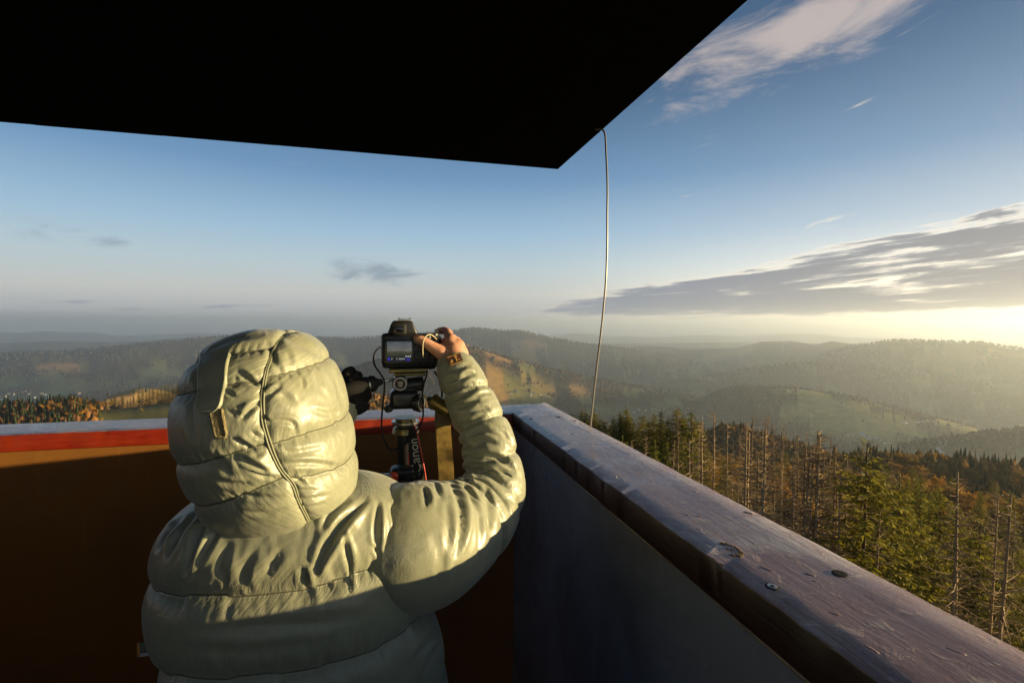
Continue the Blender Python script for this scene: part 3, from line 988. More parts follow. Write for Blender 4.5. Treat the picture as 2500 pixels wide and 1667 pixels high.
# ------------------------------------------------------------------ near trees
m_bark = noisy('spruce bark', (0.075, 0.050, 0.034), (0.13, 0.090, 0.060), 9, 0.9, 0.4, 0.02, spec=0.1, stretch=(1, 1, .25))
m_dead = noisy('weathered dead spruce wood', (0.20, 0.135, 0.078), (0.34, 0.24, 0.135), 7, 0.9, 0.3, 0.02, spec=0.1, stretch=(1, 1, .25))
m_needle = vcol_mat('spruce needles', 0.75, 0, 0, 0.25, 0.40)
m_leaf = vcol_mat('autumn leaves', 0.75, 0, 0, 0.2, 0.35)


def ribbon_tube(paths, radii, seg=4):
    """many tapered limbs -> V,F"""
    VV = []; FF = []; off = 0
    for P, R in zip(paths, radii):
        P = np.asarray(P, float); n = len(P)
        T = np.gradient(P, axis=0); T /= np.linalg.norm(T, axis=1)[:, None] + 1e-9
        a = np.cross(T, np.array([0.31, 0.77, 0.55])); a /= np.linalg.norm(a, axis=1)[:, None] + 1e-9
        b = np.cross(T, a)
        an = np.arange(seg) * 2 * np.pi / seg
        ring = P[:, None] + R[:, None, None] * (a[:, None] * np.cos(an)[None, :, None] + b[:, None] * np.sin(an)[None, :, None])
        VV.append(ring.reshape(-1, 3))
        for i in range(n - 1):
            for k in range(seg):
                j = (k + 1) % seg
                FF.append((off + i * seg + k, off + i * seg + j, off + (i + 1) * seg + j, off + (i + 1) * seg + k))
        off += n * seg
    return np.concatenate(VV), np.array(FF)


def trunk_path(h, rg, lean=0.02, n=10):
    z = np.linspace(0, h, n)
    wob = np.cumsum(rg.normal(0, lean, (n, 2)), axis=0) * h / n * 0.35
    wob -= wob[0]
    return np.column_stack([wob, z])


def spruce_mesh(seed, h=18.0, R=3.2, bare=0.06, droop=0.35, dens=1.0, tint=(1, 1, 1)):
    rg = np.random.default_rng(seed)
    tp = trunk_path(h, rg, 0.012)
    tv, tf = ribbon_tube([tp], [np.linspace(0.018 * h * .55, 0.012, len(tp))], 8)
    paths = []; rad = []
    Q = []; QC = []
    z = bare * h
    while z < h * 0.985:
        f = 1 - z / h
        nb = int(rg.integers(5, 9))
        a0 = rg.uniform(0, 6.28)
        for b in range(nb):
            a = a0 + b * 6.28 / nb + rg.normal(0, 0.2)
            L = (R * f ** 0.80 * (1.0 - 0.25 * max(0, f - .75) / .25) + 0.18) * rg.uniform(0.62, 1.15)
            if rg.random() < 0.06: L *= 0.4
            dr = droop * rg.uniform(0.6, 1.4) * (0.35 + 0.9 * f)
            s = np.linspace(0, 1, 6)
            zz = z + rg.uniform(-.15, .15) + L * (0.22 * s - dr * 1.6 * s ** 2 + 0.55 * dr * s ** 3.2)
            cx = np.interp(z, tp[:, 2], tp[:, 0]); cyy = np.interp(z, tp[:, 2], tp[:, 1])
            bend = rg.normal(0, 0.10)
            P = np.column_stack([cx + np.cos(a + bend * s) * L * s, cyy + np.sin(a + bend * s) * L * s, zz])
            paths.append(P[::2] if L < .8 else P); rad.append(np.linspace(0.012 + 0.012 * f, 0.004, len(paths[-1])))
            # sprays
            nt = max(5, int(L / 0.055 * dens))
            t = np.clip(np.linspace(0.10, 1.0, nt) + rg.normal(0, 0.02, nt), 0.04, 1.0)
            t = np.repeat(t, 3); sg = np.tile([-1.0, 1.0, 0.0], nt)
            keep = (sg != 0) | (rg.random(len(t)) > 0.45)
            t = t[keep]; sg = sg[keep]; k_ = len(t)
            p = np.column_stack([np.interp(t, s, P[:, q]) for q in range(3)])
            d = np.array([math.cos(a), math.sin(a), 0.0]); sd = np.array([-d[1], d[0], 0.0])
            ln = (0.15 + 0.30 * (L / R) * (1 - np.abs(t - 0.55))) * rg.uniform(0.6, 1.25, k_)
            hang = sg == 0
            v = np.where(hang[:, None], d * 0.35 + sd * rg.normal(0, .3, (k_, 1)), d * rg.uniform(0.35, 0.8, (k_, 1)) + sd * (sg * rg.uniform(0.55, 1.0, k_))[:, None])
            v[:, 2] = np.where(hang, -rg.uniform(.5, 1.1, k_), rg.uniform(-0.75, 0.15, k_))
            ln = np.where(hang, ln * .75, ln)
            v /= np.linalg.norm(v, axis=1)[:, None]
            w = np.cross(v, [0, 0, 1.0]) + rg.normal(0, 0.35, (k_, 3)); w /= np.linalg.norm(w, axis=1)[:, None]
            wd = (ln * rg.uniform(0.13, 0.22, k_))[:, None]
            up = np.cross(w, v); vl = v * ln[:, None]
            Q.append(np.stack([p, p + vl * .42 + w * wd + up * .015, p + vl, p + vl * .42 - w * wd + up * .015], 1))
            c = rg.random((k_, 1))
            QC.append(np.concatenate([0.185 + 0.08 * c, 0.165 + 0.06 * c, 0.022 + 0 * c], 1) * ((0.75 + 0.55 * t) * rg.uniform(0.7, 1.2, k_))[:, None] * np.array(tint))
        z += rg.uniform(0.26, 0.44) * (0.65 + 0.5 * f) / max(dens, .7)
    # leader
    for k in range(10):
        p = np.array([tp[-1, 0], tp[-1, 1], h - 0.09 * k]); v = np.array([rg.normal(0, .5), rg.normal(0, .5), .9]); v /= np.linalg.norm(v)
        w = np.cross(v, [1, .3, 0]); w /= np.linalg.norm(w)
        Q.append(np.array([[p, p + v * .1 + w * .03, p + v * .24, p + v * .1 - w * .03]])); QC.append(np.array([[0.13, 0.13, 0.02]]))
    Q = np.concatenate(Q); QC = np.repeat(np.concatenate(QC)[:, None], 4, 1)
    bv, bf = ribbon_tube(paths, rad, 3)
    tm = mesh_np('trunk', np.concatenate([tv, bv]), np.concatenate([tf, bf + len(tv)]), True)
    tm.materials.append(m_bark)
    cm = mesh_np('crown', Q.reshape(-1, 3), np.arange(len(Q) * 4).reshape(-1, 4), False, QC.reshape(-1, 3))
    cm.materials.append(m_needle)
    return tm, cm, h


def dead_mesh(seed, h=20.0, top=0.45):
    rg = np.random.default_rng(seed)
    tp = trunk_path(h, rg, 0.025, 14)
    paths = [tp]; rad = [np.linspace(0.0062 * h + 0.02, 0.02, len(tp))]
    tv, tf = ribbon_tube(paths, rad, 7)
    paths = []; rad = []
    z = h * 0.12
    while z < h * 0.995:
        f = z / h
        nb = int(rg.integers(2, 6)) if f > top * .5 else int(rg.integers(0, 4))
        for b in range(nb):
            a = rg.uniform(0, 6.28)
            L = (0.25 + 1.55 * (1 - f) ** 0.7 * (0.35 + 0.65 * (f > top))) * rg.uniform(0.35, 1.2)
            s = np.linspace(0, 1, 4)
            dr = rg.uniform(-0.05, 0.55)
            cx = np.interp(z, tp[:, 2], tp[:, 0]); cyy = np.interp(z, tp[:, 2], tp[:, 1])
            P = np.column_stack([cx + np.cos(a) * L * s, cyy + np.sin(a) * L * s, z + L * (0.18 * s - dr * s ** 1.6 + 0.18 * s ** 3)])
            paths.append(P); rad.append(np.linspace(0.020, 0.006, 4) * (0.8 + .4 * rg.random()))
            for q in range(int(L * 4.5)):
                t = rg.uniform(.25, 1)
                p = np.array([np.interp(t, s, P[:, k]) for k in range(3)])
                d = np.array([math.cos(a + rg.choice([-1, 1]) * rg.uniform(.5, 1.2)), math.sin(a + rg.choice([-1, 1]) * rg.uniform(.5, 1.2)), rg.uniform(-.7, .25)])
                ln = rg.uniform(.15, .5) * min(1, L)
                paths.append(np.array([p, p + d * ln * .5, p + d * ln + np.array([0, 0, -.05])])); rad.append(np.array([.008, .006, .004]))
        z += rg.uniform(0.10, 0.26)
    bv, bf = ribbon_tube(paths, rad, 3)
    tm = mesh_np('trunk', tv, tf, True); tm.materials.append(m_dead)
    bm_ = mesh_np('branches', bv, bf, True); bm_.materials.append(m_dead)
    return tm, bm_, h


def leafy_mesh(seed, h=9.0, R=2.6, cols=((0.34, 0.15, 0.02), (0.42, 0.24, 0.03)), nleaf=5200, lsz=0.13):
    rg = np.random.default_rng(seed)
    paths = []; rad = []; tips = []
    def grow(p, d, L, r, lev):
        n = 5
        P = [p]
        for i in range(n):
            d = d + rg.normal(0, 0.13, 3) + np.array([0, 0, 0.05]); d = d / np.linalg.norm(d)
            P.append(P[-1] + d * L / n)
        P = np.array(P); paths.append(P); rad.append(np.linspace(r, r * .5, n + 1))
        if lev == 0:
            tips.append(P); return
        for k in range(int(rg.integers(4, 7))):
            i = int(rg.integers(2, n + 1))
            dd = d * 0.55 + rg.normal(0, 0.62, 3); dd[2] = abs(dd[2]) * .8 + .05; dd /= np.linalg.norm(dd)
            grow(P[i], dd, L * rg.uniform(.42, .68), r * .5, lev - 1)
    grow(np.zeros(3), np.array([0, 0, 1.0]), h * .5, h * .014, 3)
    bv, bf = ribbon_tube(paths, rad, 5)
    tm = mesh_np('trunk', bv, bf, True); tm.materials.append(m_bark)
    Pt = np.concatenate(tips)
    sel = Pt[rg.integers(0, len(Pt), nleaf)] + rg.normal(0, 0.22, (nleaf, 3))
    u = rg.normal(size=(nleaf, 3)); u /= np.linalg.norm(u, axis=1)[:, None]
    v = np.cross(u, rg.normal(size=(nleaf, 3))); v /= np.linalg.norm(v, axis=1)[:, None]
    s = rg.uniform(.6, 1.3, nleaf)[:, None] * lsz
    Q = np.stack([sel - u * s, sel + v * s * .6, sel + u * s, sel - v * s * .6], 1)
    clump = np.clip(0.5 + 0.9 * perlin(sel * 0.9 + seed), 0, 1)[:, None]
    c = np.array(cols[0]) * (1 - clump) + np.array(cols[1]) * clump
    c = c * rg.uniform(.6, 1.25, (nleaf, 1))
    cm = mesh_np('crown', Q.reshape(-1, 3), np.arange(nleaf * 4).reshape(-1, 4), False, np.repeat(c[:, None], 4, 1).reshape(-1, 3))
    cm.materials.append(m_leaf)
    zmax = float(Q[..., 2].max())
    return tm, cm, zmax


SPR = [spruce_mesh(1, 18, 3.7), spruce_mesh(2, 18, 3.1, 0.04, 0.30), spruce_mesh(3, 17, 4.0, 0.10, 0.42, 0.9), spruce_mesh(4, 15, 3.4, 0.02, 0.28), spruce_mesh(5, 19, 2.7, 0.25, 0.5, 0.8, (0.85, .95, 1))]
DED = [dead_mesh(11, 20), dead_mesh(12, 21, .55), dead_mesh(13, 19, .35), dead_mesh(14, 22, .6), dead_mesh(15, 17, .4)]
LEA = [leafy_mesh(21), leafy_mesh(22, 8, 2.2, ((0.45, 0.20, 0.02), (0.50, 0.30, 0.04))), leafy_mesh(23, 11, 3, ((0.22, 0.13, 0.03), (0.36, 0.20, 0.03))), leafy_mesh(24, 7, 2, ((0.10, 0.085, 0.03), (0.22, 0.16, 0.04)), 2600)]
print('tree meshes', time.time() - T00, [len(m[1].polygons) for m in SPR + DED + LEA])


def plant(kind, src, px, py, h, label, group, rmin=18, rmax=2500, lean=0.0):
    """tree whose tip is in direction (px, py) and whose height is h: solve for its distance"""
    a, s = px_dir(px, py)
    rr = np.geomspace(rmin, rmax, 320)
    g = ground(rr * math.sin(a), rr * math.cos(a))
    e = EYE[2] + rr * s - g - h
    k = np.where(e < 0)[0]
    i = k[0] if len(k) else int(np.argmin(np.abs(e)))
    x, y = rr[i] * math.sin(a), rr[i] * math.cos(a)
    hh = EYE[2] + rr[i] * s - g[i] + 0.3
    return put(kind, src, x, y, g[i] - 0.3, hh / src[2], label, group, lean)


def put(kind, src, x, y, z, sc_, label, group, lean=0.0):
    o = empty(kind, (x, y, z), random.uniform(0, 6.28))
    o.rotation_euler = (random.gauss(0, .012) + lean, random.gauss(0, .012), random.uniform(0, 6.28))
    w_ = sc_ * random.uniform(0.9, 1.1)
    o.scale = (w_, w_, sc_)
    obj('trunk', src[0], None, o)
    obj('branches' if kind == 'dead_spruce' else 'crown', src[1], None, o)
    tag(o, label, 'tree', group)
    TREES.append((x, y))
    return o

TREES = []
G_S = 'green spruces below the right rail'
# (frame x, y of the tip, height, mesh, label)
SP = [
    (2112, 1088, 21, 2, 'tallest dark spruce with a flat tip standing out above the forest on the right'),
    (2205, 1172, 19, 0, 'broad sunlit spruce just right of the tallest spruce'),
    (2236, 1250, 17, 1, 'slim sunlit spruce in front of the autumn bush'),
    (2320, 1205, 18, 3, 'yellow tinged spruce standing behind the orange bush'),
    (2352, 1290, 17, 1, 'tall bright spruce near the right edge with a narrow crown'),
    (2405, 1282, 18, 0, 'dark spruce at the right edge beside the narrow bright one'),
    (2440, 1375, 15, 3, 'spruce low at the right edge of the picture'),
    (2490, 1530, 11, 1, 'young spruce in the bottom right corner above the rail'),
    (2035, 1215, 13, 3, 'full conical spruce standing in front of the dead trunks'),
    (1962, 1268, 8, 1, 'small young spruce right above the plank rail'),
    (1772, 1112, 16, 2, 'green spruce with drooping boughs amid the dead trunks'),
    (1531, 990, 18, 0, 'large green spruce at the left of the stand beside the cable'),
    (1595, 1003, 17, 1, None), (1620, 1000, 18, 4, None), (1650, 992, 19, 0, None), (1668, 1012, 16, 2, None), (1570, 1012, 15, 3, None), (1490, 1012, 15, 0, None),
    (1462, 1016, 14, 1, None), (1415, 1002, 13, 3, None), (1398, 1000, 13, 1, None), (1440, 1014, 14, 2, None), (1705, 1025, 17, 1, None), (1545, 1030, 14, 3, None), (1640, 1045, 14, 2, None), (1600, 1050, 13, 0, None),
    (1788, 1035, 18, 4, 'spruce with a leafy tuft left only at its top'),
    (2252, 1160, 17, 4, None), (2285, 1180, 16, 4, None), (2160, 1150, 17, 1, None), (2480, 1200, 17, 4, None), (2150, 1210, 15, 0, None), (2080, 1190, 15, 4, None), (2270, 1300, 14, 0, None), (2380, 1420, 13, 0, None), (2120, 1290, 14, 3, None), (2180, 1330, 13, 1, None), (2300, 1440, 11, 3, None),
    (2560, 1300, 17, 0, None), (2620, 1400, 16, 2, None), (2540, 1420, 15, 1, None), (2700, 1350, 18, 3, None),
]
for px, py, h, mi, lab in SP:
    plant('spruce_tree', SPR[mi], px, py, h, lab or ('green spruce in the dense stand beside the cable' if px < 1720 else 'green spruce in the crowd of spruces on the right'), G_S if px < 1720 else 'spruces crowded on the right')
G_D = 'dead spruces beyond the right rail'
DP = [(1668, 990), (1690, 1022), (1712, 1030), (1735, 1026), (1750, 1005), (1763, 1035), (1778, 1030), (1808, 1030), (1822, 1045), (1836, 1010), (1850, 1035), (1862, 1016), (1876, 1040), (1888, 1012), (1902, 1030), (1905, 1048), (1912, 1032), (1925, 1055), (1944, 1065), (1958, 1060), (1968, 1066), (1990, 1062), (2004, 1060), (2018, 1052), (2032, 1056), (2046, 1085), (2055, 1100), (2090, 1072), (2082, 1110), (2060, 1130), (2180, 1115), (2392, 1160), (2440, 1172), (2410, 1200), (2425, 1190), (2488, 1240), (1800, 1060), (1840, 1060), (1875, 1075), (1935, 1090), (1980, 1100), (1720, 1060), (1745, 1062), (1950, 1120), (2010, 1100), (1862, 1090), (1905, 1100), (1785, 1085), (2070, 1160), (2100, 1180), (2040, 1140), (1990, 1150), (1820, 1110), (2130, 1240), (1700, 1070), (2350, 1215), (2460, 1260)]
for k, (px, py) in enumerate(DP):
    lab = 'bare dead spruce trunk in the grey stand behind the plank rail'
    grp = G_D
    if (px, py) == (2090, 1072): lab = 'forked leaning dead spruce right beside the tallest green spruce'
    if (px, py) == (2180, 1115): lab = 'lone dead trunk standing between the tallest spruce and the autumn ridge'
    if px > 2300: lab = 'thin dead trunk among the trees near the right edge'; grp = 'dead trunks near the right edge'
    plant('dead_spruce', DED[k % 5], px, py, random.uniform(17, 22), lab, grp, lean=0.05 if px == 2090 else 0)
# leaning pale pole and broken snag
plant('dead_spruce', DED[4], 1958, 1180, 11, 'pale dead pole leaning among the upright trunks', G_D, lean=0.10)
plant('dead_spruce', DED[2], 2098, 1295, 12, 'short black snag standing in front of the tall spruce', G_D)
LP = [(2268, 1350, 8, 1, 'bright orange bush between the sunlit spruces'), (2242, 1280, 10, 2, None), (2305, 1320, 9, 2, None), (2330, 1260, 11, 0, None), (2360, 1500, 7, 2, 'yellowing shrub with bare twigs above the rail near the bottom right'), (2490, 1440, 9, 0, 'rusty orange tree cut off by the right edge'), (2420, 1480, 8, 2, None), (1750, 1160, 9, 3, None), (1850, 1230, 8, 3, None), (1690, 1130, 9, 3, None), (2010, 1240, 8, 3, None), (1930, 1200, 9, 3, None), (2190, 1260, 10, 0, None), (2230, 1400, 7, 2, None), (1900, 1150, 10, 3, None), (1820, 1170, 9, 3, None), (2050, 1230, 8, 2, None), (2470, 1330, 11, 2, None), (2390, 1240, 12, 3, None), (2300, 1235, 12, 3, None), (2440, 1290, 11, 3, None), (2350, 1190, 13, 2, None), (2460, 1190, 13, 3, None)]
for px, py, h, mi, lab in LP:
    plant('autumn_tree', LEA[mi], px, py, h, lab or 'small autumn tree growing among the spruces and dead trunks', 'autumn trees below the right rail')

for k in range(64):
    px = random.uniform(1385, 1745); py = random.uniform(998, 1085)
    if k % 6 == 5: plant('dead_spruce', DED[k % 5], px, py, random.uniform(16, 20), 'bare dead trunk poking out of the dense green spruces beside the cable', 'dead trunks among the spruces beside the cable')
    else: plant('spruce_tree', SPR[k % 5], px, py, random.uniform(14, 19), 'green spruce in the dense stand beside the cable', G_S)
for k in range(14):
    px = random.uniform(1690, 2090); py = 1000 + (px - 1690) * .16 + random.uniform(10, 90)
    plant('dead_spruce', DED[k % 5], px, py, random.uniform(15, 21), 'bare dead spruce trunk in the grey stand behind the plank rail', G_D)
for k in range(34):
    px = random.uniform(1990, 2500); py = 1110 + (px - 1990) * .34 + random.uniform(0, 170)
    plant('spruce_tree', SPR[(0, 1, 3, 2)[k % 4]], px, py, random.uniform(12, 17), 'green spruce in the crowd of spruces on the right', 'spruces crowded on the right')
for k in range(95):
    a = math.radians(random.uniform(17, 50)); r = random.uniform(75, 210)
    x, y = r * math.sin(a), r * math.cos(a)
    g = float(ground(np.array([x]), np.array([y]))[0])
    q = random.random()
    if q < .42:
        src = SPR[k % 5]; put('spruce_tree', src, x, y, g - .3, random.uniform(12, 17) / src[2], 'green spruce standing back in the forest between the dead trunks and the autumn ridge', 'spruces further back in the forest')
    elif q < .62 and a < math.radians(36):
        src = DED[k % 5]; put('dead_spruce', src, x, y, g - .3, random.uniform(14, 19) / src[2], 'bare dead spruce trunk in the grey stand behind the plank rail', G_D)
    else:
        src = LEA[(0, 2, 3, 1)[k % 4]]; put('autumn_tree', src, x, y, g - .3, random.uniform(8, 13) / src[2], 'autumn tree standing back in the forest below the ridge', 'autumn trees further back in the forest')

# autumn wood on the near ridge at the right and trees further off: fuller crowns
m_leaf2 = m_leaf
G_A = 'autumn trees on the near ridge'
for k in range(110):
    a = math.radians(random.uniform(24, 50)); r = random.uniform(170, 360)
    x, y = r * math.sin(a), r * math.cos(a)
    if math.degrees(a) < 34 and r < 260 and random.random() < .6: continue
    g = float(ground(np.array([x]), np.array([y]))[0])
    src = LEA[(0, 1, 2, 0, 2, 3)[k % 6]]
    put('autumn_tree', src, x, y, g - .3, random.uniform(11, 16) / src[2], 'russet autumn tree in the wood on the ridge at the right', G_A)
for k in range(26):
    a = math.radians(random.uniform(16, 30)); r = random.uniform(430, 600)
    x, y = r * math.sin(a), r * math.cos(a)
    g = float(ground(np.array([x]), np.array([y]))[0])
    src = LEA[(1, 0, 2)[k % 3]]
    put('autumn_tree', src, x, y, g - .3, random.uniform(10, 14) / src[2], 'golden autumn tree on the ridge behind the dead trunks', 'golden trees behind the dead trunks')
# row of dark spruces along the pasture on the left
G_L = 'spruces along the left pasture'
for px, py, h in [(258, 975, 16), (272, 972, 15), (279, 963, 20), (290, 977, 13), (299, 963, 20), (311, 975, 14), (318, 972, 15), (325, 963, 19), (338, 955, 21), (347, 950, 22), (357, 956, 19), (364, 947, 22), (374, 945, 22), (384, 944, 22), (393, 940, 24), (402, 938, 24), (412, 936, 24), (421, 935, 24), (430, 933, 24), (440, 931, 24), (450, 930, 24), (460, 928, 24)]:
    a, s = px_dir(px, py)
    r = 800.0
    x, y = r * math.sin(a), r * math.cos(a)
    g = float(ground(np.array([x]), np.array([y]))[0])
    hh = EYE[2] + r * s - g
    hh = min(max(hh, 10), 30)
    put('spruce_tree', SPR[(0, 1, 3)[px % 3]], x, y, EYE[2] + r * s - hh, hh / SPR[(0, 1, 3)[px % 3]][2], 'dark spruce in the row along the green pasture at the far left', G_L)
# autumn trees at the edge of that pasture and behind the tripod
for k in range(70):
    px = random.choice([random.uniform(90, 258), random.uniform(150, 256), random.uniform(865, 935), random.uniform(1190, 1290)])
    a, _ = px_dir(px, 1000)
    r = random.uniform(480, 720)
    x, y = r * math.sin(a), r * math.cos(a)
    g = float(ground(np.array([x]), np.array([y]))[0])
    src = LEA[(0, 1, 2, 1)[k % 4]]
    put('autumn_tree', src, x, y, g - .3, random.uniform(10, 15) / src[2], 'orange autumn tree in the wood below the pasture' if px < 300 else 'orange autumn tree on the slope seen behind the tripod and rail', 'orange trees by the pasture' if px < 300 else 'orange trees behind the tripod')
tx, ty, tz = hit_ground(344, 1005, 400, 1000)
put('autumn_tree', LEA[1], tx, ty, tz - .3, 0.7, 'single small orange tree standing alone on the green pasture', None)

# undergrowth: brushwood and saplings between the trunks
def undergrowth():
    n = 18000
    a = np.radians(rng.uniform(3, 56, n)); r = np.exp(rng.uniform(math.log(22), math.log(210), n))
    x = r * np.sin(a); y = r * np.cos(a); z = ground(x, y)
    hgt = rng.uniform(0.6, 3.4, n) * (0.6 + 0.7 * np.clip(fbm(np.stack([x / 9, y / 9, x * 0], -1), 3) + .5, 0, 1.4))
    d = rng.normal(0, 0.35, (n, 3)); d[:, 2] = 1; d /= np.linalg.norm(d, axis=1)[:, None]
    w = np.cross(d, rng.normal(size=(n, 3))); w /= np.linalg.norm(w, axis=1)[:, None]
    B = np.stack([x, y, z - .1], -1)
    Q = []; C = []
    c0 = np.array([0.125, 0.084, 0.040]) * rng.uniform(.6, 1.6, (n, 1))
    green = rng.random(n) < 0.33
    c0 = np.where(green[:, None], np.array([0.075, 0.075, 0.02]) * rng.uniform(.6, 1.3, (n, 1)), c0)
    for k in range(9):
        t = rng.uniform(0.0, .8, (n, 1)); p = B + d * hgt[:, None] * t
        v = d * .6 + rng.normal(0, .6, (n, 3)); v /= np.linalg.norm(v, axis=1)[:, None]
        ln = hgt[:, None] * rng.uniform(.15, .42, (n, 1))
        ww = w * np.where(green[:, None], 0.10, 0.022) * rng.uniform(.6, 1.5, (n, 1))
        Q.append(np.stack([p - ww * .5, p + ww * .5, p + v * ln + ww * .3, p + v * ln - ww * .3], 1)); C.append(c0 * rng.uniform(.7, 1.3, (n, 1)))
    Q = np.concatenate(Q); C = np.repeat(np.concatenate(C)[:, None], 4, 1)
    me = mesh_np('undergrowth', Q.reshape(-1, 3), np.arange(len(Q) * 4).reshape(-1, 4), False, C.reshape(-1, 3))
    o = obj('undergrowth', me, m_leaf)
    tag(o, 'brown brushwood and saplings filling the forest floor', 'undergrowth', kind='stuff')


undergrowth()
print('trees', time.time() - T00)

# ------------------------------------------------------------------ the photographer
def grid_normals(P, wrap):
    du = (np.roll(P, -1, 1) - np.roll(P, 1, 1))
    if not wrap:
        du[:, 0] = P[:, 1] - P[:, 0]; du[:, -1] = P[:, -1] - P[:, -2]
    dv = np.gradient(P, axis=0)
    n = np.cross(du, dv)
    n /= np.linalg.norm(n, axis=2)[..., None] + 1e-9
    return n


def relax(P, P00, N0, pin, wrap, cons, iters, press, hmax, hmin):
    ni, nj = P.shape[:2]
    free = (~pin)[..., None]
    N0 = N0.astype(np.float32); P00 = P00.astype(np.float32); P = P.astype(np.float32)
    for it in range(iters):
        P = P + N0 * (press if it < iters * .8 else press * .3) * free
        for di, dj, k, L in cons:
            if wrap:
                A = P[:ni - di] if di else P; B = np.roll(P[di:], -dj, 1)
            else:
                sa, sb = ((slice(0, ni - di), slice(0, nj - dj)), (slice(di, ni), slice(dj, nj))) if dj >= 0 else ((slice(0, ni - di), slice(-dj, nj)), (slice(di, ni), slice(0, nj + dj)))
                A = P[sa]; B = P[sb]
            d = B - A
            ln = np.sqrt(np.einsum('ijk,ijk->ij', d, d)) + 1e-9
            c = d * ((0.5 * k) * (ln - L) / ln)[..., None]
            if wrap:
                if di: P[:ni - di] += c
                else: P += c
                P[di:] -= np.roll(c, dj, 1)
            else:
                P[sa] += c; P[sb] -= c
        h = np.einsum('ijk,ijk->ij', P - P00, N0)
        P = P + N0 * (np.clip(h, hmin, hmax) - h)[..., None] * 0.8
        P = np.where(free, P, P00)
    return P


def make_cons(P00, wrap, su, sv, rest_v, bend):
    ni, nj = P00.shape[:2]
    cons = []
    for di, dj, k, sc_ in ((0, 1, 0.6, su), (1, 0, 0.6, sv), (1, 1, 0.25, None), (1, -1, 0.25, None), (0, 2, bend, su * .985), (2, 0, bend, sv * .985)):
        if wrap:
            A = P00[:ni - di]; B = np.roll(P00[di:], -dj, 1)
        else:
            A, B = (P00[:ni - di, :nj - dj], P00[di:, dj:]) if dj >= 0 else (P00[:ni - di, -dj:], P00[di:, :nj + dj])
        L = np.linalg.norm(B - A, axis=2)
        if di and not dj and rest_v is not None:
            L = np.maximum(L, rest_v * di)
        if sc_ is None:
            sc_ = 0.5 * (su + sv)
            if rest_v is not None: k = k * .4
        cons.append((di, dj, k, (L * sc_).astype(np.float32)))
    return cons


def resize(D, ni, nj, wrap):
    ci, cj = D.shape[:2]
    fi = np.linspace(0, ci - 1, ni); i0 = np.minimum(fi.astype(int), ci - 2); ti = (fi - i0)[:, None, None]
    fj = np.arange(nj) / 3.0
    j0 = fj.astype(int); tj = (fj - j0)[None, :, None]
    j1 = (j0 + 1) % cj if wrap else np.minimum(j0 + 1, cj - 1)
    j0 = np.minimum(j0, cj - 1)
    A = D[i0][:, j0] * (1 - tj) + D[i0][:, j1] * tj
    B = D[i0 + 1][:, j0] * (1 - tj) + D[i0 + 1][:, j1] * tj
    return A * (1 - ti) + B * ti


def inflate(P0, pin, wrap, su, sv, sign, seed=0, rest_v=None, amp=0.011, sig=0.018, noise=0.003, it1=170, it2=130, p1=5e-5, p2=1.2e-5, hmin=-0.007, pleat=0.0011):
    """let an oversized quilted shell settle on its pinned seams: edge-length constraints plus a little air"""
    ni, nj = P0.shape[:2]
    N0 = grid_normals(P0, wrap) * sign
    # distance from the nearest seam
    sp = 0.5 * (np.median(np.linalg.norm(np.diff(P0, axis=0), axis=2)) + np.median(np.linalg.norm(np.diff(P0, axis=1), axis=2)))
    D = np.where(pin, 0.0, 1.0)
    for _ in range(40):
        Q = D.copy()
        Q[1:] = np.minimum(Q[1:], D[:-1] + sp); Q[:-1] = np.minimum(Q[:-1], D[1:] + sp)
        Q = np.minimum(Q, np.minimum(np.roll(D, 1, 1) + sp, np.roll(D, -1, 1) + sp))
        D = Q
    hmax = amp * (1 - np.exp(-D / sig))
    q = P0 * 30.0 + seed
    nz = (perlin(q) + 0.6 * perlin(q * 2.2 + 9)) * noise
    # coarse pass: broad folds
    c = 3
    Pc = P0[::c, ::c]; Nc = N0[::c, ::c]; hc_ = hmax[::c, ::c]
    pc = np.zeros(Pc.shape[:2], bool)
    for a_ in (-1, 0, 1):
        for b_ in (-1, 0, 1):
            ii = np.clip(np.arange(0, ni, c) + a_, 0, ni - 1); jj = np.arange(0, nj, c) + b_
            jj = jj % nj if wrap else np.clip(jj, 0, nj - 1)
            pc |= pin[np.ix_(ii, jj)]
    cons = make_cons(Pc, wrap, su, sv, None if rest_v is None else rest_v * c, 0.10)
    Q = relax(Pc + Nc * (nz[::c, ::c] + hc_ * .5)[..., None], Pc, Nc, pc, wrap, cons, it1, p1, hc_, hmin)
    dsp = resize(np.asarray(Q, float) - Pc, ni, nj, wrap)
    P = P0 + dsp + N0 * (perlin(P0 * 95 + seed + 5) * noise * 0.30)[..., None]
    P = np.where(pin[..., None], P0, P)
    cons = make_cons(P0, wrap, su * 1.012, sv * 1.012, rest_v, 0.12)
    P = relax(P, P0, N0, pin, wrap, cons, it2, p2, hmax * 1.15 + .0008, hmin * 1.3)
    P = np.asarray(P, float)
    Q = P.copy()
    Q[1:-1] += 0.15 * (P[2:] + P[:-2] - 2 * P[1:-1])
    al = np.cumsum(np.linalg.norm(np.diff(P0, axis=1, prepend=P0[:, :1]), axis=2), axis=1)
    va = np.cumsum(np.linalg.norm(np.diff(P0, axis=0, prepend=P0[:1]), axis=2), axis=0)
    INFO[seed] = np.stack([al, va, np.minimum(D, .2)], -1)
    pl = perlin(np.stack([al * 150, D * 22, np.zeros_like(D) + seed], -1)) + .5 * perlin(np.stack([al * 290, D * 30, np.zeros_like(D) + seed + 3], -1))
    Q = Q + N0 * (pl * pleat * np.exp(-D / 0.010) * np.clip(D / sp, 0, 1))[..., None]
    return np.where(pin[..., None], P, Q)


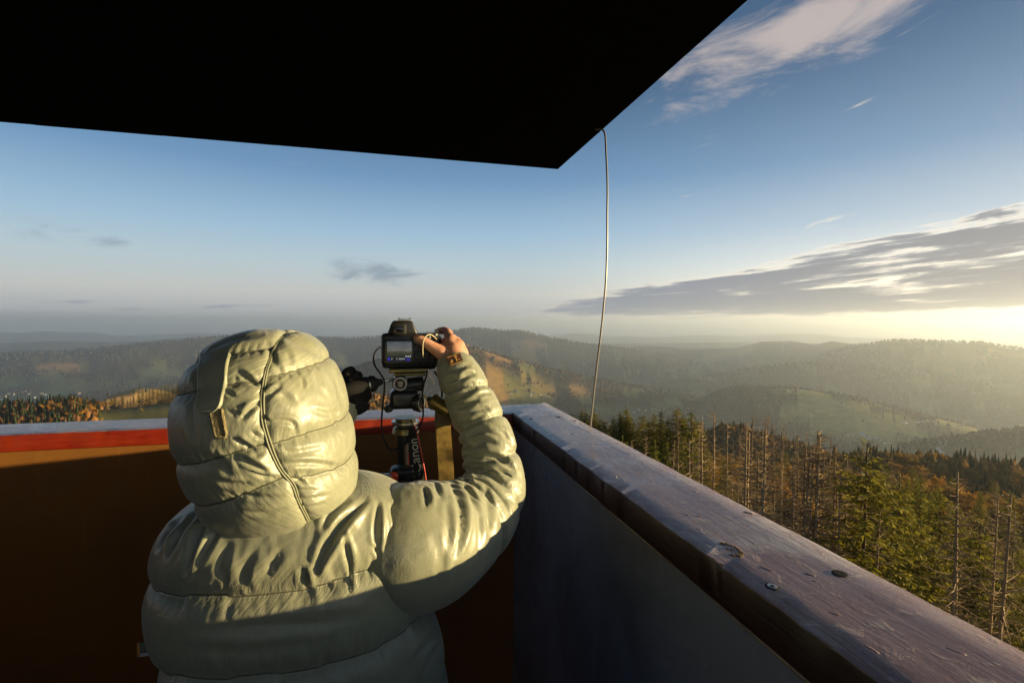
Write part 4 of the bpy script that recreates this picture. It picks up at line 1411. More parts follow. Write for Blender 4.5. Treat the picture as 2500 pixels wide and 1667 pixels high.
def crease(Q, sign, wrap, folds):
    """press sharp folds into the cloth: each is a track over the visible side of the surface"""
    v = t2w(Q) - EYE
    dpt = v @ _fwd
    sx = 1250 + F_PX * (v @ C_R) / dpt; sy = 833.5 - F_PX * (v @ C_U) / dpt
    N = grid_normals(Q, wrap) * sign
    for _ in range(4):
        N[1:-1, 1:-1] = 0.25 * (N[2:, 1:-1] + N[:-2, 1:-1] + N[1:-1, 2:] + N[1:-1, :-2])
    N /= np.linalg.norm(N, axis=2)[..., None] + 1e-9
    vis = np.clip(np.sum(t2w(N) * -v, -1) / np.linalg.norm(v, axis=2) * 4, 0, 1)
    H = np.zeros(Q.shape[:2])
    for pts, A, w in folds:
        C = catmull([(p[0], p[1], 0) for p in pts], 24)[:, :2]
        best = np.full(H.shape, 1e9); tt = np.zeros(H.shape); side = np.zeros(H.shape)
        for i in range(len(C) - 1):
            a = C[i]; b = C[i + 1]; d = b - a; L2 = d @ d + 1e-9
            t = np.clip(((sx - a[0]) * d[0] + (sy - a[1]) * d[1]) / L2, 0, 1)
            ex = sx - a[0] - t * d[0]; ey = sy - a[1] - t * d[1]
            q = ex * ex + ey * ey
            m = q < best
            best = np.where(m, q, best); tt = np.where(m, (i + t) / (len(C) - 1), tt)
            side = np.where(m, np.sign(ex * d[1] - ey * d[0]), side)
        dd = np.sqrt(best); tap = np.sin(np.pi * np.clip(tt * .96 + .02, 0, 1)) ** .6
        ww = w * (.55 + .45 * tap)
        ww = ww * 0.8
        prof = -np.exp(-(dd / ww) ** 2) * 1.0 + 0.75 * np.exp(-((dd - 1.9 * ww) / (1.1 * ww)) ** 2) * np.where(side > 0, 1.0, 0.45)
        H += A * 0.001 * prof * tap * vis
    return Q + N * H[..., None]


INFO = {}


def grid_mesh(name, P, wrap, flip=False, info=None):
    ni, nj = P.shape[:2]
    i, j = np.meshgrid(np.arange(ni - 1), np.arange(nj if wrap else nj - 1), indexing='ij')
    j2 = (j + 1) % nj
    F = np.stack([i * nj + j, i * nj + j2, (i + 1) * nj + j2, (i + 1) * nj + j], -1).reshape(-1, 4)
    if flip: F = F[:, ::-1]
    me = mesh_np(name, P.reshape(-1, 3), F, True)
    if info is not None:
        at = me.attributes.new('seam', 'FLOAT_VECTOR', 'POINT')
        at.data.foreach_set('vector', np.ascontiguousarray(INFO[info].reshape(-1, 3), np.float32).ravel())
    return me


def table(tab, z):
    t = np.array(tab, float)
    o = np.argsort(t[:, 0]); t = t[o]
    return [np.interp(z, t[:, 0], t[:, k]) for k in range(1, t.shape[1])]


def smooth1(a, k=5, it=2):
    for _ in range(it):
        a = np.convolve(np.pad(a, k // 2, mode='edge'), np.ones(k) / k, 'valid')
    return a


def fabric():
    m, n, b = pmat('olive satin nylon', (0.33, 0.32, 0.20), 0.36, 0.5)
    co = objco(n)
    f = n.noise(co, 700, 3, 0.6)
    f2 = n.noise(co, 45, 6, 0.62, 0.7)
    f3 = n.noise(n.vmath('MULTIPLY', co, (1, 1, 0.35)), 130, 5, 0.6, 0.9)
    n.put(b.inputs['Base Color'], n.mix(n.smooth(f2, 0.3, 0.7), (0.225, 0.232, 0.155), (0.262, 0.266, 0.182)))
    n.put(b.inputs['Roughness'], n.smooth(f2, 0.3, 0.7, 0.33, 0.43))
    b.inputs['Sheen Weight'].default_value = 0.15
    b.inputs['Anisotropic'].default_value = 0.3
    # thin pressed-in wrinkles: valley lines of two warped noises
    def lines(sc_, st, wd_):
        q = n.noise(n.vmath('MULTIPLY', co, st), sc_, 3, 0.5, 1.2)
        return n.smooth(n.math('ABSOLUTE', n.math('SUBTRACT', q, 0.5)), 0.0, wd_)
    wr = n.math('ADD', n.math('MULTIPLY', lines(16, (1, 1, 1.7), 0.05), 0.8), n.math('MULTIPLY', lines(34, (1.5, 1.5, 1), 0.07), 0.45))
    gate = n.smooth(n.noise(co, 9, 3, 0.5), 0.42, 0.62)
    al, va, D = n.sep(n.add('ShaderNodeAttribute', attribute_name='seam').outputs['Vector'])
    def pucker(fa, fv, fall, z_):
        q = n.noise(n.comb(n.math('MULTIPLY', al, fa), n.math('MULTIPLY', va, fv), z_), 1.0, 4, 0.55, 0.6)
        return n.math('MULTIPLY', n.smooth(q, 0.30, 0.70), n.math('EXPONENT', n.math('MULTIPLY', D, -fall)))
    pk = n.math('ADD', n.math('MULTIPLY', pucker(75, 22, 34, 1.0), 1.1), n.math('ADD', n.math('MULTIPLY', pucker(170, 50, 75, 4.0), 0.8), n.math('MULTIPLY', pucker(330, 60, 160, 7.0), 0.5)))
    hh = n.math('ADD', n.math('MULTIPLY', pk, 1.3), n.math('ADD', n.math('MULTIPLY', n.math('MULTIPLY', wr, gate), 0.16), n.math('ADD', n.math('MULTIPLY', f3, 0.35), n.math('MULTIPLY', f, 0.06))))
    bump(n, b, hh, 0.20, 0.004)
    return m


m_jacket = fabric()
m_thread, _, _ = pmat('seam piping', (0.20, 0.205, 0.13), 0.55)
m_velcro = noisy('fuzzy hook tape', (0.10, 0.085, 0.05), (0.34, 0.28, 0.15), 420, 0.95, 1.0, 0.004, spec=0.1)
m_glove = noisy('black knitted glove', (0.010, 0.010, 0.011), (0.022, 0.021, 0.021), 300, 0.9, 0.4, 0.002, spec=0.2)
m_trouser = noisy('dark trousers', (0.02, 0.022, 0.028), (0.03, 0.032, 0.038), 200, 0.9, 0.3, 0.001)
m_boot = noisy('brown boots', (0.05, 0.03, 0.02), (0.07, 0.045, 0.03), 60, 0.7, 0.3, 0.002)


def skin():
    m, n, b = pmat('skin', (0.52, 0.27, 0.17), 0.45, 0.4)
    co = objco(n)
    f = n.noise(co, 60, 5, 0.6)
    n.put(b.inputs['Base Color'], n.mix(n.smooth(f, 0.3, 0.7), (0.50, 0.24, 0.150), (0.58, 0.31, 0.20)))
    b.inputs['Subsurface Weight'].default_value = 0.25
    b.inputs['Subsurface Radius'].default_value = (0.008, 0.003, 0.0015)
    b.inputs['Subsurface Scale'].default_value = 1.0
    bump(n, b, n.noise(co, 260, 4, 0.6), 0.25, 0.0012)
    return m


m_skin = skin()
PB = np.array([-0.13, 0.84, 0.0])            # standing point, tower frame

# --- body: tapered limbs fused into one surface
def capsules(segs, voxel, smooth_it=6):
    bm = bmesh.new()
    for p0, p1, r0, r1 in segs:
        p0 = Vector(p0); p1 = Vector(p1)
        ax = p1 - p0; L = ax.length
        if L < 1e-6: ax = Vector((0, 0, 1)); L = 1e-4
        ax.normalize()
        prof = []
        for k in range(6):
            a = -math.pi / 2 + math.pi / 2 * k / 5
            prof.append((r0 * math.sin(a), r0 * math.cos(a) + 1e-5))
        for k in range(6):
            a = math.pi / 2 * k / 5
            prof.append((L + r1 * math.sin(a), r1 * math.cos(a) + 1e-5))
        lathe(bm, p0, p0 + ax, prof, 14)
    me = bpy.data.meshes.new('caps'); bm.to_mesh(me); bm.free()
    o = bpy.data.objects.new('caps', me); COL.objects.link(o)
    md = o.modifiers.new('r', 'REMESH'); md.mode = 'VOXEL'; md.voxel_size = voxel
    ms = o.modifiers.new('s', 'SMOOTH'); ms.factor = 0.5; ms.iterations = smooth_it
    dg = bpy.context.evaluated_depsgraph_get(); dg.update()
    out = bpy.data.meshes.new_from_object(o.evaluated_get(dg), depsgraph=dg)
    bpy.data.objects.remove(o); bpy.data.meshes.remove(me)
    out.polygons.foreach_set('use_smooth', np.ones(len(out.polygons), bool))
    return out


def chain(pts, rad):
    return [(pts[i], pts[i + 1], rad[i], rad[i + 1]) for i in range(len(pts) - 1)]


# right hand around the camera grip (measured directions, real depths)
WR = W(1112, 888, 1.075)
HAND = []
palm = [W(1106, 862, 1.090), W(1116, 846, 1.108), W(1098, 842, 1.104), W(1126, 862, 1.104), W(1090, 862, 1.092)]
HAND += chain([WR, palm[0]], [0.027, 0.026])
HAND += [(palm[0], palm[1], 0.024, 0.019), (palm[0], palm[2], 0.022, 0.018), (palm[0], palm[3], 0.022, 0.017), (palm[4], palm[2], 0.017, 0.016), (palm[1], palm[3], 0.018, 0.017), (WR, palm[3], 0.024, 0.017)]
k_i, k_m, k_r, k_p = W(1099, 830, 1.118), W(1111, 836, 1.126), W(1121, 848, 1.128), W(1127, 861, 1.124)
HAND += chain([palm[2], k_i, W(1094, 812, 1.135), W(1084, 806, 1.150), W(1071, 808, 1.162)], [0.016, 0.0125, 0.0105, 0.0095, 0.0085])
HAND += chain([palm[1], k_m, W(1106, 826, 1.158), W(1090, 832, 1.180), W(1072, 838, 1.182)], [0.016, 0.0125, 0.0108, 0.0098, 0.0088])
HAND += chain([palm[1], k_r, W(1114, 848, 1.162), W(1094, 852, 1.180), W(1076, 856, 1.180)], [0.016, 0.012, 0.0105, 0.0095, 0.0085])
HAND += chain([palm[3], k_p, W(1118, 868, 1.158), W(1098, 872, 1.174), W(1082, 874, 1.174)], [0.015, 0.0108, 0.0095, 0.0085, 0.0075])
HAND += chain([palm[4], W(1076, 860, 1.082), W(1054, 846, 1.082), W(1034, 833, 1.084), W(1018, 825, 1.086)], [0.017, 0.0165, 0.0125, 0.0112, 0.0085])
HAND += [(W(1076, 860, 1.082), palm[2], 0.013, 0.013)]
for kk in (k_i, k_m, k_r, k_p): HAND += [(kk + np.array([0.001, -0.002, 0.002]), kk + np.array([0.0012, -0.002, 0.0022]), 0.0132, 0.0132)]
HAND += [(WR + np.array([.012, -.008, .012]), k_m, 0.012, 0.008), (WR + np.array([.002, -.010, .012]), k_i, 0.012, 0.008)]

SH_R = np.array([0.025, 0.80, 1.29]); EL_R = W(1218, 1195, 0.965)
SH_L = np.array([-0.265, 0.82, 1.30]); EL_L = np.array([-0.30, 1.03, 1.16]); WR_L = W(842, 968, 1.085)
hc = np.array([-0.168, 0.80, 1.510])
segs = []
segs += chain([(-.13, .85, .90), (-.13, .84, 1.02), (-.13, .82, 1.16), (-.13, .81, 1.29)], [0.12, 0.11, 0.13, 0.10])
segs += [((-.24, .82, 1.24), (-.02, .82, 1.24), 0.08, 0.08), ((-.20, .85, .92), (-.06, .85, .92), .10, .10)]
segs += chain([(-.13, .80, 1.33), (-.15, .80, 1.42), hc - np.array([0, 0, 0.04])], [0.06, 0.055, 0.07])
segs += chain([hc + np.array([0, -.015, -.02]), hc + np.array([0, -.01, .035])], [0.080, 0.080])
segs += [(hc + np.array([0, .03, -.06]), hc + np.array([0, .055, -.075]), 0.05, 0.035), (hc + np.array([0, .088, -.005]), hc + np.array([0, .104, -.028]), 0.010, 0.013), (hc + np.array([-.02, .085, -.062]), hc + np.array([.02, .085, -.062]), .009, .009)]
for s_ in (-1, 1):
    segs += [(hc + np.array([s_ * .082, -.01, -.035]), hc + np.array([s_ * .088, -.016, .0]), .012, .014)]
    segs += [(hc + np.array([s_ * .02, .078, .012]), hc + np.array([s_ * .045, .070, .012]), .012, .012)]
segs += chain([(-.02, .81, 1.31), SH_R, (SH_R + EL_R) / 2, EL_R], [0.05, 0.045, 0.035, 0.030])
segs += chain([EL_R, (EL_R * .5 + WR * .5), WR], [0.030, 0.028, 0.026])
segs += chain([(-.24, .81, 1.31), SH_L, (SH_L + EL_L) / 2, EL_L], [0.05, 0.045, 0.035, 0.03])
segs += chain([EL_L, (EL_L + WR_L) / 2, WR_L], [0.03, 0.028, 0.025])
for s_, kx in ((-1, .0), (1, .0)):
    hip = np.array([-.13 + s_ * .085, .85, .90]); kn = np.array([-.13 + s_ * .095, .88, .48]); an = np.array([-.13 + s_ * .10, .84, .085])
    segs += chain([hip, (hip + kn) / 2, kn, (kn + an) / 2 + np.array([0, -.015, .03]), an], [0.088, 0.075, 0.055, 0.052, 0.036])
    segs += [(an + np.array([0, -.03, -.045]), an + np.array([0, .14, -.055]), .034, .028)]
segs += HAND
segs = [(np.asarray(a) - PB, np.asarray(b) - PB, r0, r1) for a, b, r0, r1 in segs]
body_me = capsules(segs, 0.0036, 5)
person = obj('person', body_me, m_skin, None, t2w(PB), YAW)
tag(person, 'person in a hooded olive puffer jacket seen from behind, gripping a camera on a tripod', 'person')
for s_ in (-1, 1):
    bm = bmesh.new()
    r_ = bmesh.ops.create_uvsphere(bm, u_segments=12, v_segments=8, radius=0.0115)
    bmesh.ops.translate(bm, verts=r_['verts'], vec=hc - PB + np.array([s_ * .031, .080, 0.0]))
    for f in bm.faces: f.smooth = True
    obj('eye', bm, pmat('eye', (0.25, 0.18, 0.14), 0.2)[0], person)
print('body', time.time() - T00)

# --- hood
def hood():
    nv, nu = 151, 271
    t = np.linspace(0, 1, nv)
    # meridian from neck hem to crown (height, half width, centre x, back y, front y)
    tab = [(1.345, .080, -.156, .735, .90), (1.358, .090, -.156, .708, .905), (1.375, .099, -.156, .690, .912), (1.395, .1055, -.157, .674, .92), (1.42, .1110, -.160, .664, .93), (1.455, .1150, -.167, .656, .94), (1.49, .1150, -.172, .654, .945), (1.52, .1130, -.176, .658, .945), (1.55, .1070, -.177, .666, .94), (1.58, .0950, -.177, .681, .93), (1.602, .0810, -.176, .700, .915), (1.616, .0640, -.173, .722, .90), (1.626, .0440, -.169, .748, .88), (1.6315, .024, -.166, .776, .86), (1.634, .004, -.165, .803, .83)]
    T = np.array(tab)
    T[:, 1] *= 0.975
    s = np.concatenate([[0], np.cumsum(np.hypot(np.diff(T[:, 0]), np.diff(T[:, 1] * .6 + (.8 - T[:, 3]) * .4)))])
    sN = t * s[-1]
    Z, HW, CX, YB, YF = [smooth1(np.interp(sN, s, T[:, k]), 7, 2) for k in range(5)]
    Z[-1] = T[-1, 0]; Z[0] = T[0, 0]
    u = np.linspace(-2.62, 2.62, nu)      # 0 = back of the head, + = person's right
    su, cu = np.sin(u), np.cos(u)
    e = 2.0 / 2.25
    X = CX[:, None] + HW[:, None] * np.sign(su) * np.abs(su) ** e
    ym = (0.50 * YB + 0.50 * YF)
    dep = np.where(cu > 0, (ym - YB)[:, None], (YF - ym)[:, None])
    Y = ym[:, None] - dep * np.sign(cu) * np.abs(cu) ** e
    Zg = np.broadcast_to(Z[:, None], X.shape).copy()
    # head tipped a little
    P = np.stack([X, Y, Zg], -1)
    # seam field
    pin = np.zeros((nv, nu), bool)
    pin[0] = pin[-1] = True; pin[:2] = True; pin[-2:] = True; pin[:, 0] = pin[:, -1] = True; pin[:, 4] = pin[:, -5] = True
    # centre seam: pixel track -> x at each height
    tr = [(652, 815), (645, 850), (638, 900), (636, 950), (640, 1010), (648, 1050), (664, 1095), (682, 1140), (697, 1166), (712, 1180), (722, 1220), (735, 1262), (742, 1290)]
    q = np.array([W(px, py, .662) for px, py in tr])
    xs = np.interp(Z, q[::-1, 2], q[::-1, 0])
    back = np.abs(u) < 1.2
    uc = np.zeros(nv, int)
    for i in range(nv):
        d = np.where(back, np.abs(P[i, :, 0] - xs[i]), 9)
        uc[i] = int(np.argmin(d)); pin[i, uc[i]] = True
    tracks = []
    def hseam(track, yt, right):
        tk = []
        q = np.array([W(px, py, yy) for (px, py), yy in zip(track, yt)])
        o = np.argsort(q[:, 0]); q = q[o]
        for j in range(nu):
            # height of the seam for this column: iterate as x depends on row
            rows = np.arange(nv)
            zz = np.interp(P[:, j, 0], q[:, 0], q[:, 2])
            k = int(np.argmin(np.abs(Z - zz)))
            x = P[k, j, 0]
            if right and j >= uc[k] and u[j] < 2.3: pin[k, j] = True; tk.append((k, j))
            if not right and j <= uc[k] and u[j] > -2.3: pin[k, j] = True; tk.append((k, j))
        tracks.append(tk)
    R3 = [.655, .672, .72, .78]
    hseam([(645, 927), (720, 908), (800, 884), (835, 876)], R3, True)
    hseam([(663, 1085), (740, 1062), (820, 1035), (862, 1018)], R3, True)
    hseam([(700, 1170), (760, 1165), (830, 1140), (874, 1112)], R3, True)
    hseam([(655, 822), (690, 814), (730, 806), (760, 803)], [.70, .72, .75, .78], True)
    hseam([(640, 856), (590, 862), (520, 872), (470, 888)], R3, False)
    hseam([(637, 936), (570, 938), (490, 948), (436, 962)], R3, False)
    hseam([(660, 1080), (600, 1090), (520, 1104), (446, 1110)], R3, False)
    hseam([(703, 1164), (640, 1182), (570, 1194), (505, 1198)], R3, False)
    # seams sit a little inside the puffed shell
    N = grid_normals(P, False)
    cen = P.mean(axis=(0, 1)); sign = np.sign(np.sum(N[nv // 2, nu // 2] * (P[nv // 2, nu // 2] - cen)))
    inset = np.where(pin, 0.0014, 0.0)
    # blur the inset so the seam is a groove
    for _ in range(3):
        b = inset.copy(); b[1:-1, 1:-1] = np.maximum(inset[1:-1, 1:-1], 0.62 * np.maximum.reduce([inset[:-2, 1:-1], inset[2:, 1:-1], inset[1:-1, :-2], inset[1:-1, 2:]])); inset = b
    P = P - N * sign * inset[..., None]
    Q = inflate(P, pin, False, 1.045, 1.012, sign, 3, amp=0.0045, sig=0.008, hmin=-0.005, noise=0.0012)
    return Q, sign, uc, Z, u, P, tracks


HQ, hsign, huc, hZ, hu, HB, htr = hood()
HQ = crease(HQ, hsign, False, [
    ([(588, 1026), (612, 1000), (638, 978)], 5.5, 8), ([(646, 970), (664, 958), (686, 945)], 5.0, 7), ([(674, 958), (696, 968), (718, 984)], 2.8, 12),
    ([(552, 957), (575, 966)], 3, 6), ([(583, 908), (606, 924), (628, 940)], 4.0, 8), ([(642, 1018), (660, 1028)], 3.5, 5),
    ([(650, 1030), (690, 1027), (716, 1034), (723, 1062)], 3.0, 7), ([(572, 1070), (592, 1080), (616, 1093)], 5.0, 7), ([(612, 1052), (642, 1072)], 3.2, 7),
    ([(588, 1118), (620, 1134), (655, 1153)], 5.0, 8), ([(606, 1146), (640, 1160), (676, 1166)], 3.5, 6), ([(684, 1137), (725, 1131), (780, 1132), (838, 1140)], 3.8, 8),
    ([(716, 1168), (732, 1172), (746, 1182)], 4.0, 6), ([(728, 1222), (765, 1216), (802, 1206)], 2.6, 7), ([(732, 1238), (760, 1236), (790, 1228)], 2.4, 6), ([(722, 1200), (752, 1196), (775, 1198)], 2.4, 6),
    ([(692, 820), (735, 838), (792, 874)], 3.2, 14), ([(655, 840), (668, 880), (690, 915)], 1.8, 10), ([(700, 860), (715, 890)], 1.6, 9), ([(520, 1168), (560, 1180), (610, 1180)], 2.6, 8),
    ([(484, 905), (478, 930), (484, 956)], 3.2, 9), ([(470, 985), (472, 1030), (480, 1080)], 2.0, 14), ([(500, 1110), (540, 1128), (560, 1160)], 2.4, 12), ([(590, 1205), (640, 1214), (690, 1212)], 2.4, 8), ([(600, 1250), (650, 1252), (700, 1240)], 2.2, 7),
    ([(738, 920), (742, 950)], 1.8, 6), ([(770, 912), (780, 945), (800, 970)], 1.8, 9), ([(810, 900), (830, 950), (838, 1000)], 2.6, 9), ([(690, 1095), (720, 1105), (790, 1090)], 1.8, 9), ([(500, 860), (560, 830), (640, 818)], 2.6, 9),
    ([(648, 1100), (630, 1110), (612, 1112)], 2.6, 6), ([(556, 1000), (575, 1010), (590, 1005)], 2.2, 7), ([(760, 1000), (800, 1010), (840, 1000)], 1.4, 9)])
o = obj('hood', grid_mesh('hood', HQ - PB, False, hsign > 0, 3), m_jacket, person)
o['label'] = 'quilted hood pulled over the head, sunlit on its right half'
HN = grid_normals(HQ, False) * hsign
# piping on the centre seam and lower panel seam
bm = bmesh.new()
for off in (-1, 1):
    pts = []
    for i in range(4, len(huc) - 6, 3):
        j = huc[i] + off
        pts.append(HQ[i, j] + HN[i, j] * 0.0012 - PB)
    pts = np.array(pts)
    for _ in range(2): pts[1:-1] = 0.5 * pts[1:-1] + 0.25 * (pts[2:] + pts[:-2])
    tube(bm, pts, 0.0013, 6, len(pts) * 2)
obj('seam', bm, m_thread, person)


def stitch(Q, N, tk):
    pts = np.array([Q[i, j] + N[i, j] * 0.0006 - PB for i, j in tk])
    for _ in range(3): pts[1:-1] = 0.5 * pts[1:-1] + 0.25 * (pts[2:] + pts[:-2])
    bm = bmesh.new(); tube(bm, pts[::2], 0.0009, 5, len(pts))
    obj('stitched_seam', bm, m_stitch, person)


m_stitch, _, _ = pmat('sewing thread', (0.085, 0.085, 0.05), 0.8)
for tk in htr: stitch(HQ, HN, tk)


def hood_patch(name, corners_lo_hi, off, mat, rounded, nu_=40, nv_=60, th=0.004):
    """raised patch following the hood; corners given as frame positions"""
    (x0, x1), (y0, y1) = corners_lo_hi
    out = np.zeros((nv_, nu_, 3)); nor = np.zeros_like(out)
    v = t2w(HB) - EYE
    dpt = v @ _fwd
    sx = 1250 + F_PX * (v @ C_R) / dpt; sy = 833.5 - F_PX * (v @ C_U) / dpt
    bn = grid_normals(HB, False) * hsign
    front = np.sum(t2w(bn) * -v, -1) > 0
    S = HQ.copy(); Nn = HN.copy()
    for _ in range(10):
        S[1:-1, 1:-1] = 0.25 * (S[2:, 1:-1] + S[:-2, 1:-1] + S[1:-1, 2:] + S[1:-1, :-2])
        Nn[1:-1, 1:-1] = 0.25 * (Nn[2:, 1:-1] + Nn[:-2, 1:-1] + Nn[1:-1, 2:] + Nn[1:-1, :-2])
    for a in range(nv_):
        fa = a / (nv_ - 1)
        for b in range(nu_):
            fb = b / (nu_ - 1)
            w = 1.0
            if rounded:
                k = max(0, (fa - 0.80) / 0.20); w = math.sqrt(max(0, 1 - k * k))
            px = 0.5 * (x0(fa) + x1(fa)) + (fb - .5) * (x1(fa) - x0(fa)) * max(w, .02)
            py = y0 + (y1 - y0) * fa
            d = np.where(front, (sx - px) ** 2 + (sy - py) ** 2, 1e9)
            k = np.argpartition(d.ravel(), 4)[:4]
            ww = 1 / (d.ravel()[k] + 0.5); ww /= ww.sum()
            out[a, b] = (S.reshape(-1, 3)[k] * ww[:, None]).sum(0); nor[a, b] = (Nn.reshape(-1, 3)[k] * ww[:, None]).sum(0)
    for _ in range(3):
        out[1:-1, 1:-1] = 0.25 * (out[2:, 1:-1] + out[:-2, 1:-1] + out[1:-1, 2:] + out[1:-1, :-2])
    nor /= np.linalg.norm(nor, axis=2)[..., None]
    fa = np.linspace(0, 1, nv_)[:, None]; fb = np.linspace(0, 1, nu_)[None]
    edge = np.minimum(np.minimum(fb, 1 - fb) * nu_ / 1.6, (1 - fa) * nv_ / 1.6)
    prof = np.clip(edge, 0, 1) ** .5
    rim = np.exp(-((edge - 2.0) / .9) ** 2) * 0.0007
    out = out + nor * (prof * (off) + off * .25 + rim - 0.002 * (1 - prof))[..., None]
    return obj(name, grid_mesh(name, out - PB, False, hsign > 0), mat, person)


hood_patch('velcro_patch', ((lambda f: 515 + 16 * f, lambda f: 551 + 12 * f), (1000, 1071)), 0.0022, m_velcro, True, 24, 40)
hood_patch('adjuster_tab', ((lambda f: 492 - 8 * f, lambda f: 566 - 22 * f), (868, 1014)), 0.0026, m_jacket, True)
print('hood', time.time() - T00)

# --- jacket body
def torso():
    nv, nu = 214, 342
    tab = [(1.396, .078, -.130, .735, .885), (1.387, .106, -.128, .714, .90), (1.380, .134, -.126, .705, .905), (1.370, .156, -.126, .699, .91), (1.356, .172, -.127, .695, .915), (1.334, .186, -.128, .690, .925), (1.305, .195, -.128, .685, .935), (1.270, .199, -.127, .681, .945), (1.225, .198, -.125, .677, .955), (1.18, .195, -.121, .675, .96), (1.12, .193, -.113, .677, .965), (1.05, .194, -.106, .683, .97), (.96, .200, -.106, .686, .98), (.88, .206, -.108, .686, .99), (.80, .208, -.110, .690, .99), (.745, .20, -.112, .70, .98)]
    T = np.array(tab)
    s = np.concatenate([[0], np.cumsum(np.hypot(np.diff(T[:, 0]), np.diff(T[:, 1])))])
    sN = np.linspace(0, s[-1], nv)
    Z, HW, CX, YB, YF = [smooth1(np.interp(sN, s, T[:, k]), 7, 2) for k in range(5)]
    u = np.linspace(-math.pi, math.pi, nu, endpoint=False)
    su, cu = np.sin(u), np.cos(u)
    e = 2.0 / 2.55
    arm = 0.018 * np.clip((Z - 1.10) / .08, 0, 1)
    HWr = np.where(su[None] > 0, (HW - arm)[:, None], (HW + 0.004)[:, None])
    X = CX[:, None] + HWr * np.sign(su) * np.abs(su) ** e
    ym = 0.5 * (YB + YF)
    Y = ym[:, None] - (0.5 * (YF - YB))[:, None] * np.sign(cu) * np.abs(cu) ** e
    P = np.stack([X, Y, np.broadcast_to(Z[:, None], X.shape)], -1)
    # right shoulder is lifted by the raised arm
    lift = np.clip((P[..., 0] + .10) / .17, 0, 1) ** 1.5 * np.clip((P[..., 2] - 1.20) / .15, 0, 1)
    P[..., 2] += 0.008 * lift
    P[..., 0] += 0.006 * lift
    pin = np.zeros((nv, nu), bool)
    pin[:2] = True; pin[-2:] = True
    tracks = []
    def seam(track, extra=0.0):
        q = np.array([W(px, py, yy) for px, py, yy in track]); q = q[np.argsort(q[:, 0])]
        zz = np.interp(P[..., 0], q[:, 0], q[:, 2]) + extra
        k = np.argmin(np.abs(P[..., 2] - zz), axis=0)
        pin[k, np.arange(nu)] = True
        tracks.append([(int(k[j]), j) for j in range(nu)])
    seam([(352, 1402, .80), (400, 1432, .74), (500, 1450, .70), (640, 1449, .69), (760, 1436, .685), (900, 1395, .69), (1050, 1345, .71), (1085, 1320, .75)])
    seam([(378, 1605, .80), (430, 1638, .72), (600, 1641, .69), (760, 1624, .685), (900, 1592, .69), (1010, 1545, .71), (1080, 1492, .78)])
    seam([(378, 1605, .80), (600, 1641, .69), (900, 1592, .69), (1080, 1492, .78)], -0.115)
    seam([(378, 1605, .80), (600, 1641, .69), (900, 1592, .69), (1080, 1492, .78)], -0.225)
    N = grid_normals(P, True)
    sign = np.sign(np.sum(N[nv // 2, nu // 2] * (P[nv // 2, nu // 2] - np.array([CX[nv // 2], ym[nv // 2], Z[nv // 2]]))))
    inset = np.where(pin, 0.0055, 0.0)
    for _ in range(4):
        b = inset.copy(); b[1:-1] = np.maximum(inset[1:-1], 0.62 * np.maximum(inset[:-2], inset[2:])); inset = b
    P = P - N * sign * inset[..., None]
    # slack running from the seam up to the raised shoulder
    x, z = P[..., 0], P[..., 2]
    q = np.stack([(x + .55 * (z - 1.25)) * 21 + 1.2 * perlin(np.stack([x * 9, z * 9, x * 0], -1)), (z - .3 * x) * 9, np.zeros_like(x) + 4], -1)
    fold = (1 - np.abs(perlin(q))) ** 3 - .45
    reg = np.exp(-((z - 1.325) / .045) ** 2) * np.clip((x + .20) / .12, .25, 1) * (np.cos(np.arctan2(x + .13, P[..., 1] - .80)) < .3)
    P = P + N * sign * (fold * reg * 0.0035)[..., None]
    Q = inflate(P, pin, True, 1.03, 1.012, sign, 8, amp=0.0075, sig=0.014, hmin=-0.006, noise=0.0015)
    return Q, sign, tracks


TQ, tsign, ttr = torso()
TQ = crease(TQ, tsign, True, [
    ([(892, 1222), (840, 1272), (800, 1330), (768, 1398)], 9.0, 13), ([(924, 1226), (920, 1290), (922, 1352)], 7.0, 9), ([(956, 1232), (972, 1280), (996, 1342)], 7.5, 10),
    ([(985, 1205), (1000, 1240), (1014, 1262)], 5.0, 8), ([(838, 1300), (850, 1360), (856, 1398)], 4.5, 9), ([(740, 1382), (748, 1412), (757, 1440)], 5.5, 8), ([(974, 1338), (978, 1372), (970, 1396)], 4.5, 6),
    ([(854, 1388), (857, 1418), (853, 1446)], 4.0, 5), ([(905, 1330), (925, 1352), (938, 1380)], 3.0, 7), ([(700, 1330), (672, 1368), (655, 1405)], 3.0, 12), ([(790, 1290), (812, 1250), (850, 1225)], 4.0, 12),
    ([(448, 1262), (412, 1298), (384, 1345)], 5.0, 9), ([(480, 1252), (440, 1300), (408, 1362)], 5.5, 10), ([(508, 1262), (478, 1320), (452, 1398)], 7.0, 12), ([(535, 1290), (505, 1340), (480, 1380)], 4.0, 10), ([(420, 1260), (396, 1280)], 4.0, 7),
    ([(560, 1330), (540, 1380), (548, 1420)], 2.6, 14), ([(620, 1340), (600, 1390), (590, 1430)], 2.4, 14), ([(480, 1540), (600, 1530), (760, 1520), (900, 1500)], 2.4, 22), ([(450, 1580), (600, 1590), (800, 1565)], 1.8, 20), ([(1000, 1440), (1040, 1430), (1075, 1405)], 2.6, 9), ([(1000, 1470), (1040, 1462), (1078, 1440)], 2.6, 9), ([(1010, 1610), (1040, 1570), (1078, 1530)], 3.6, 9), ([(1030, 1650), (1056, 1600), (1082, 1560)], 3.2, 9)])
o = obj('jacket', grid_mesh('jacket', TQ - PB, True, tsign > 0, 8), m_jacket, person)
o['label'] = 'olive quilted jacket body, upper back in sun and lower back in shade'
TN = grid_normals(TQ, True) * tsign
for tk in ttr: stitch(TQ, TN, tk)
print('torso', time.time() - T00)

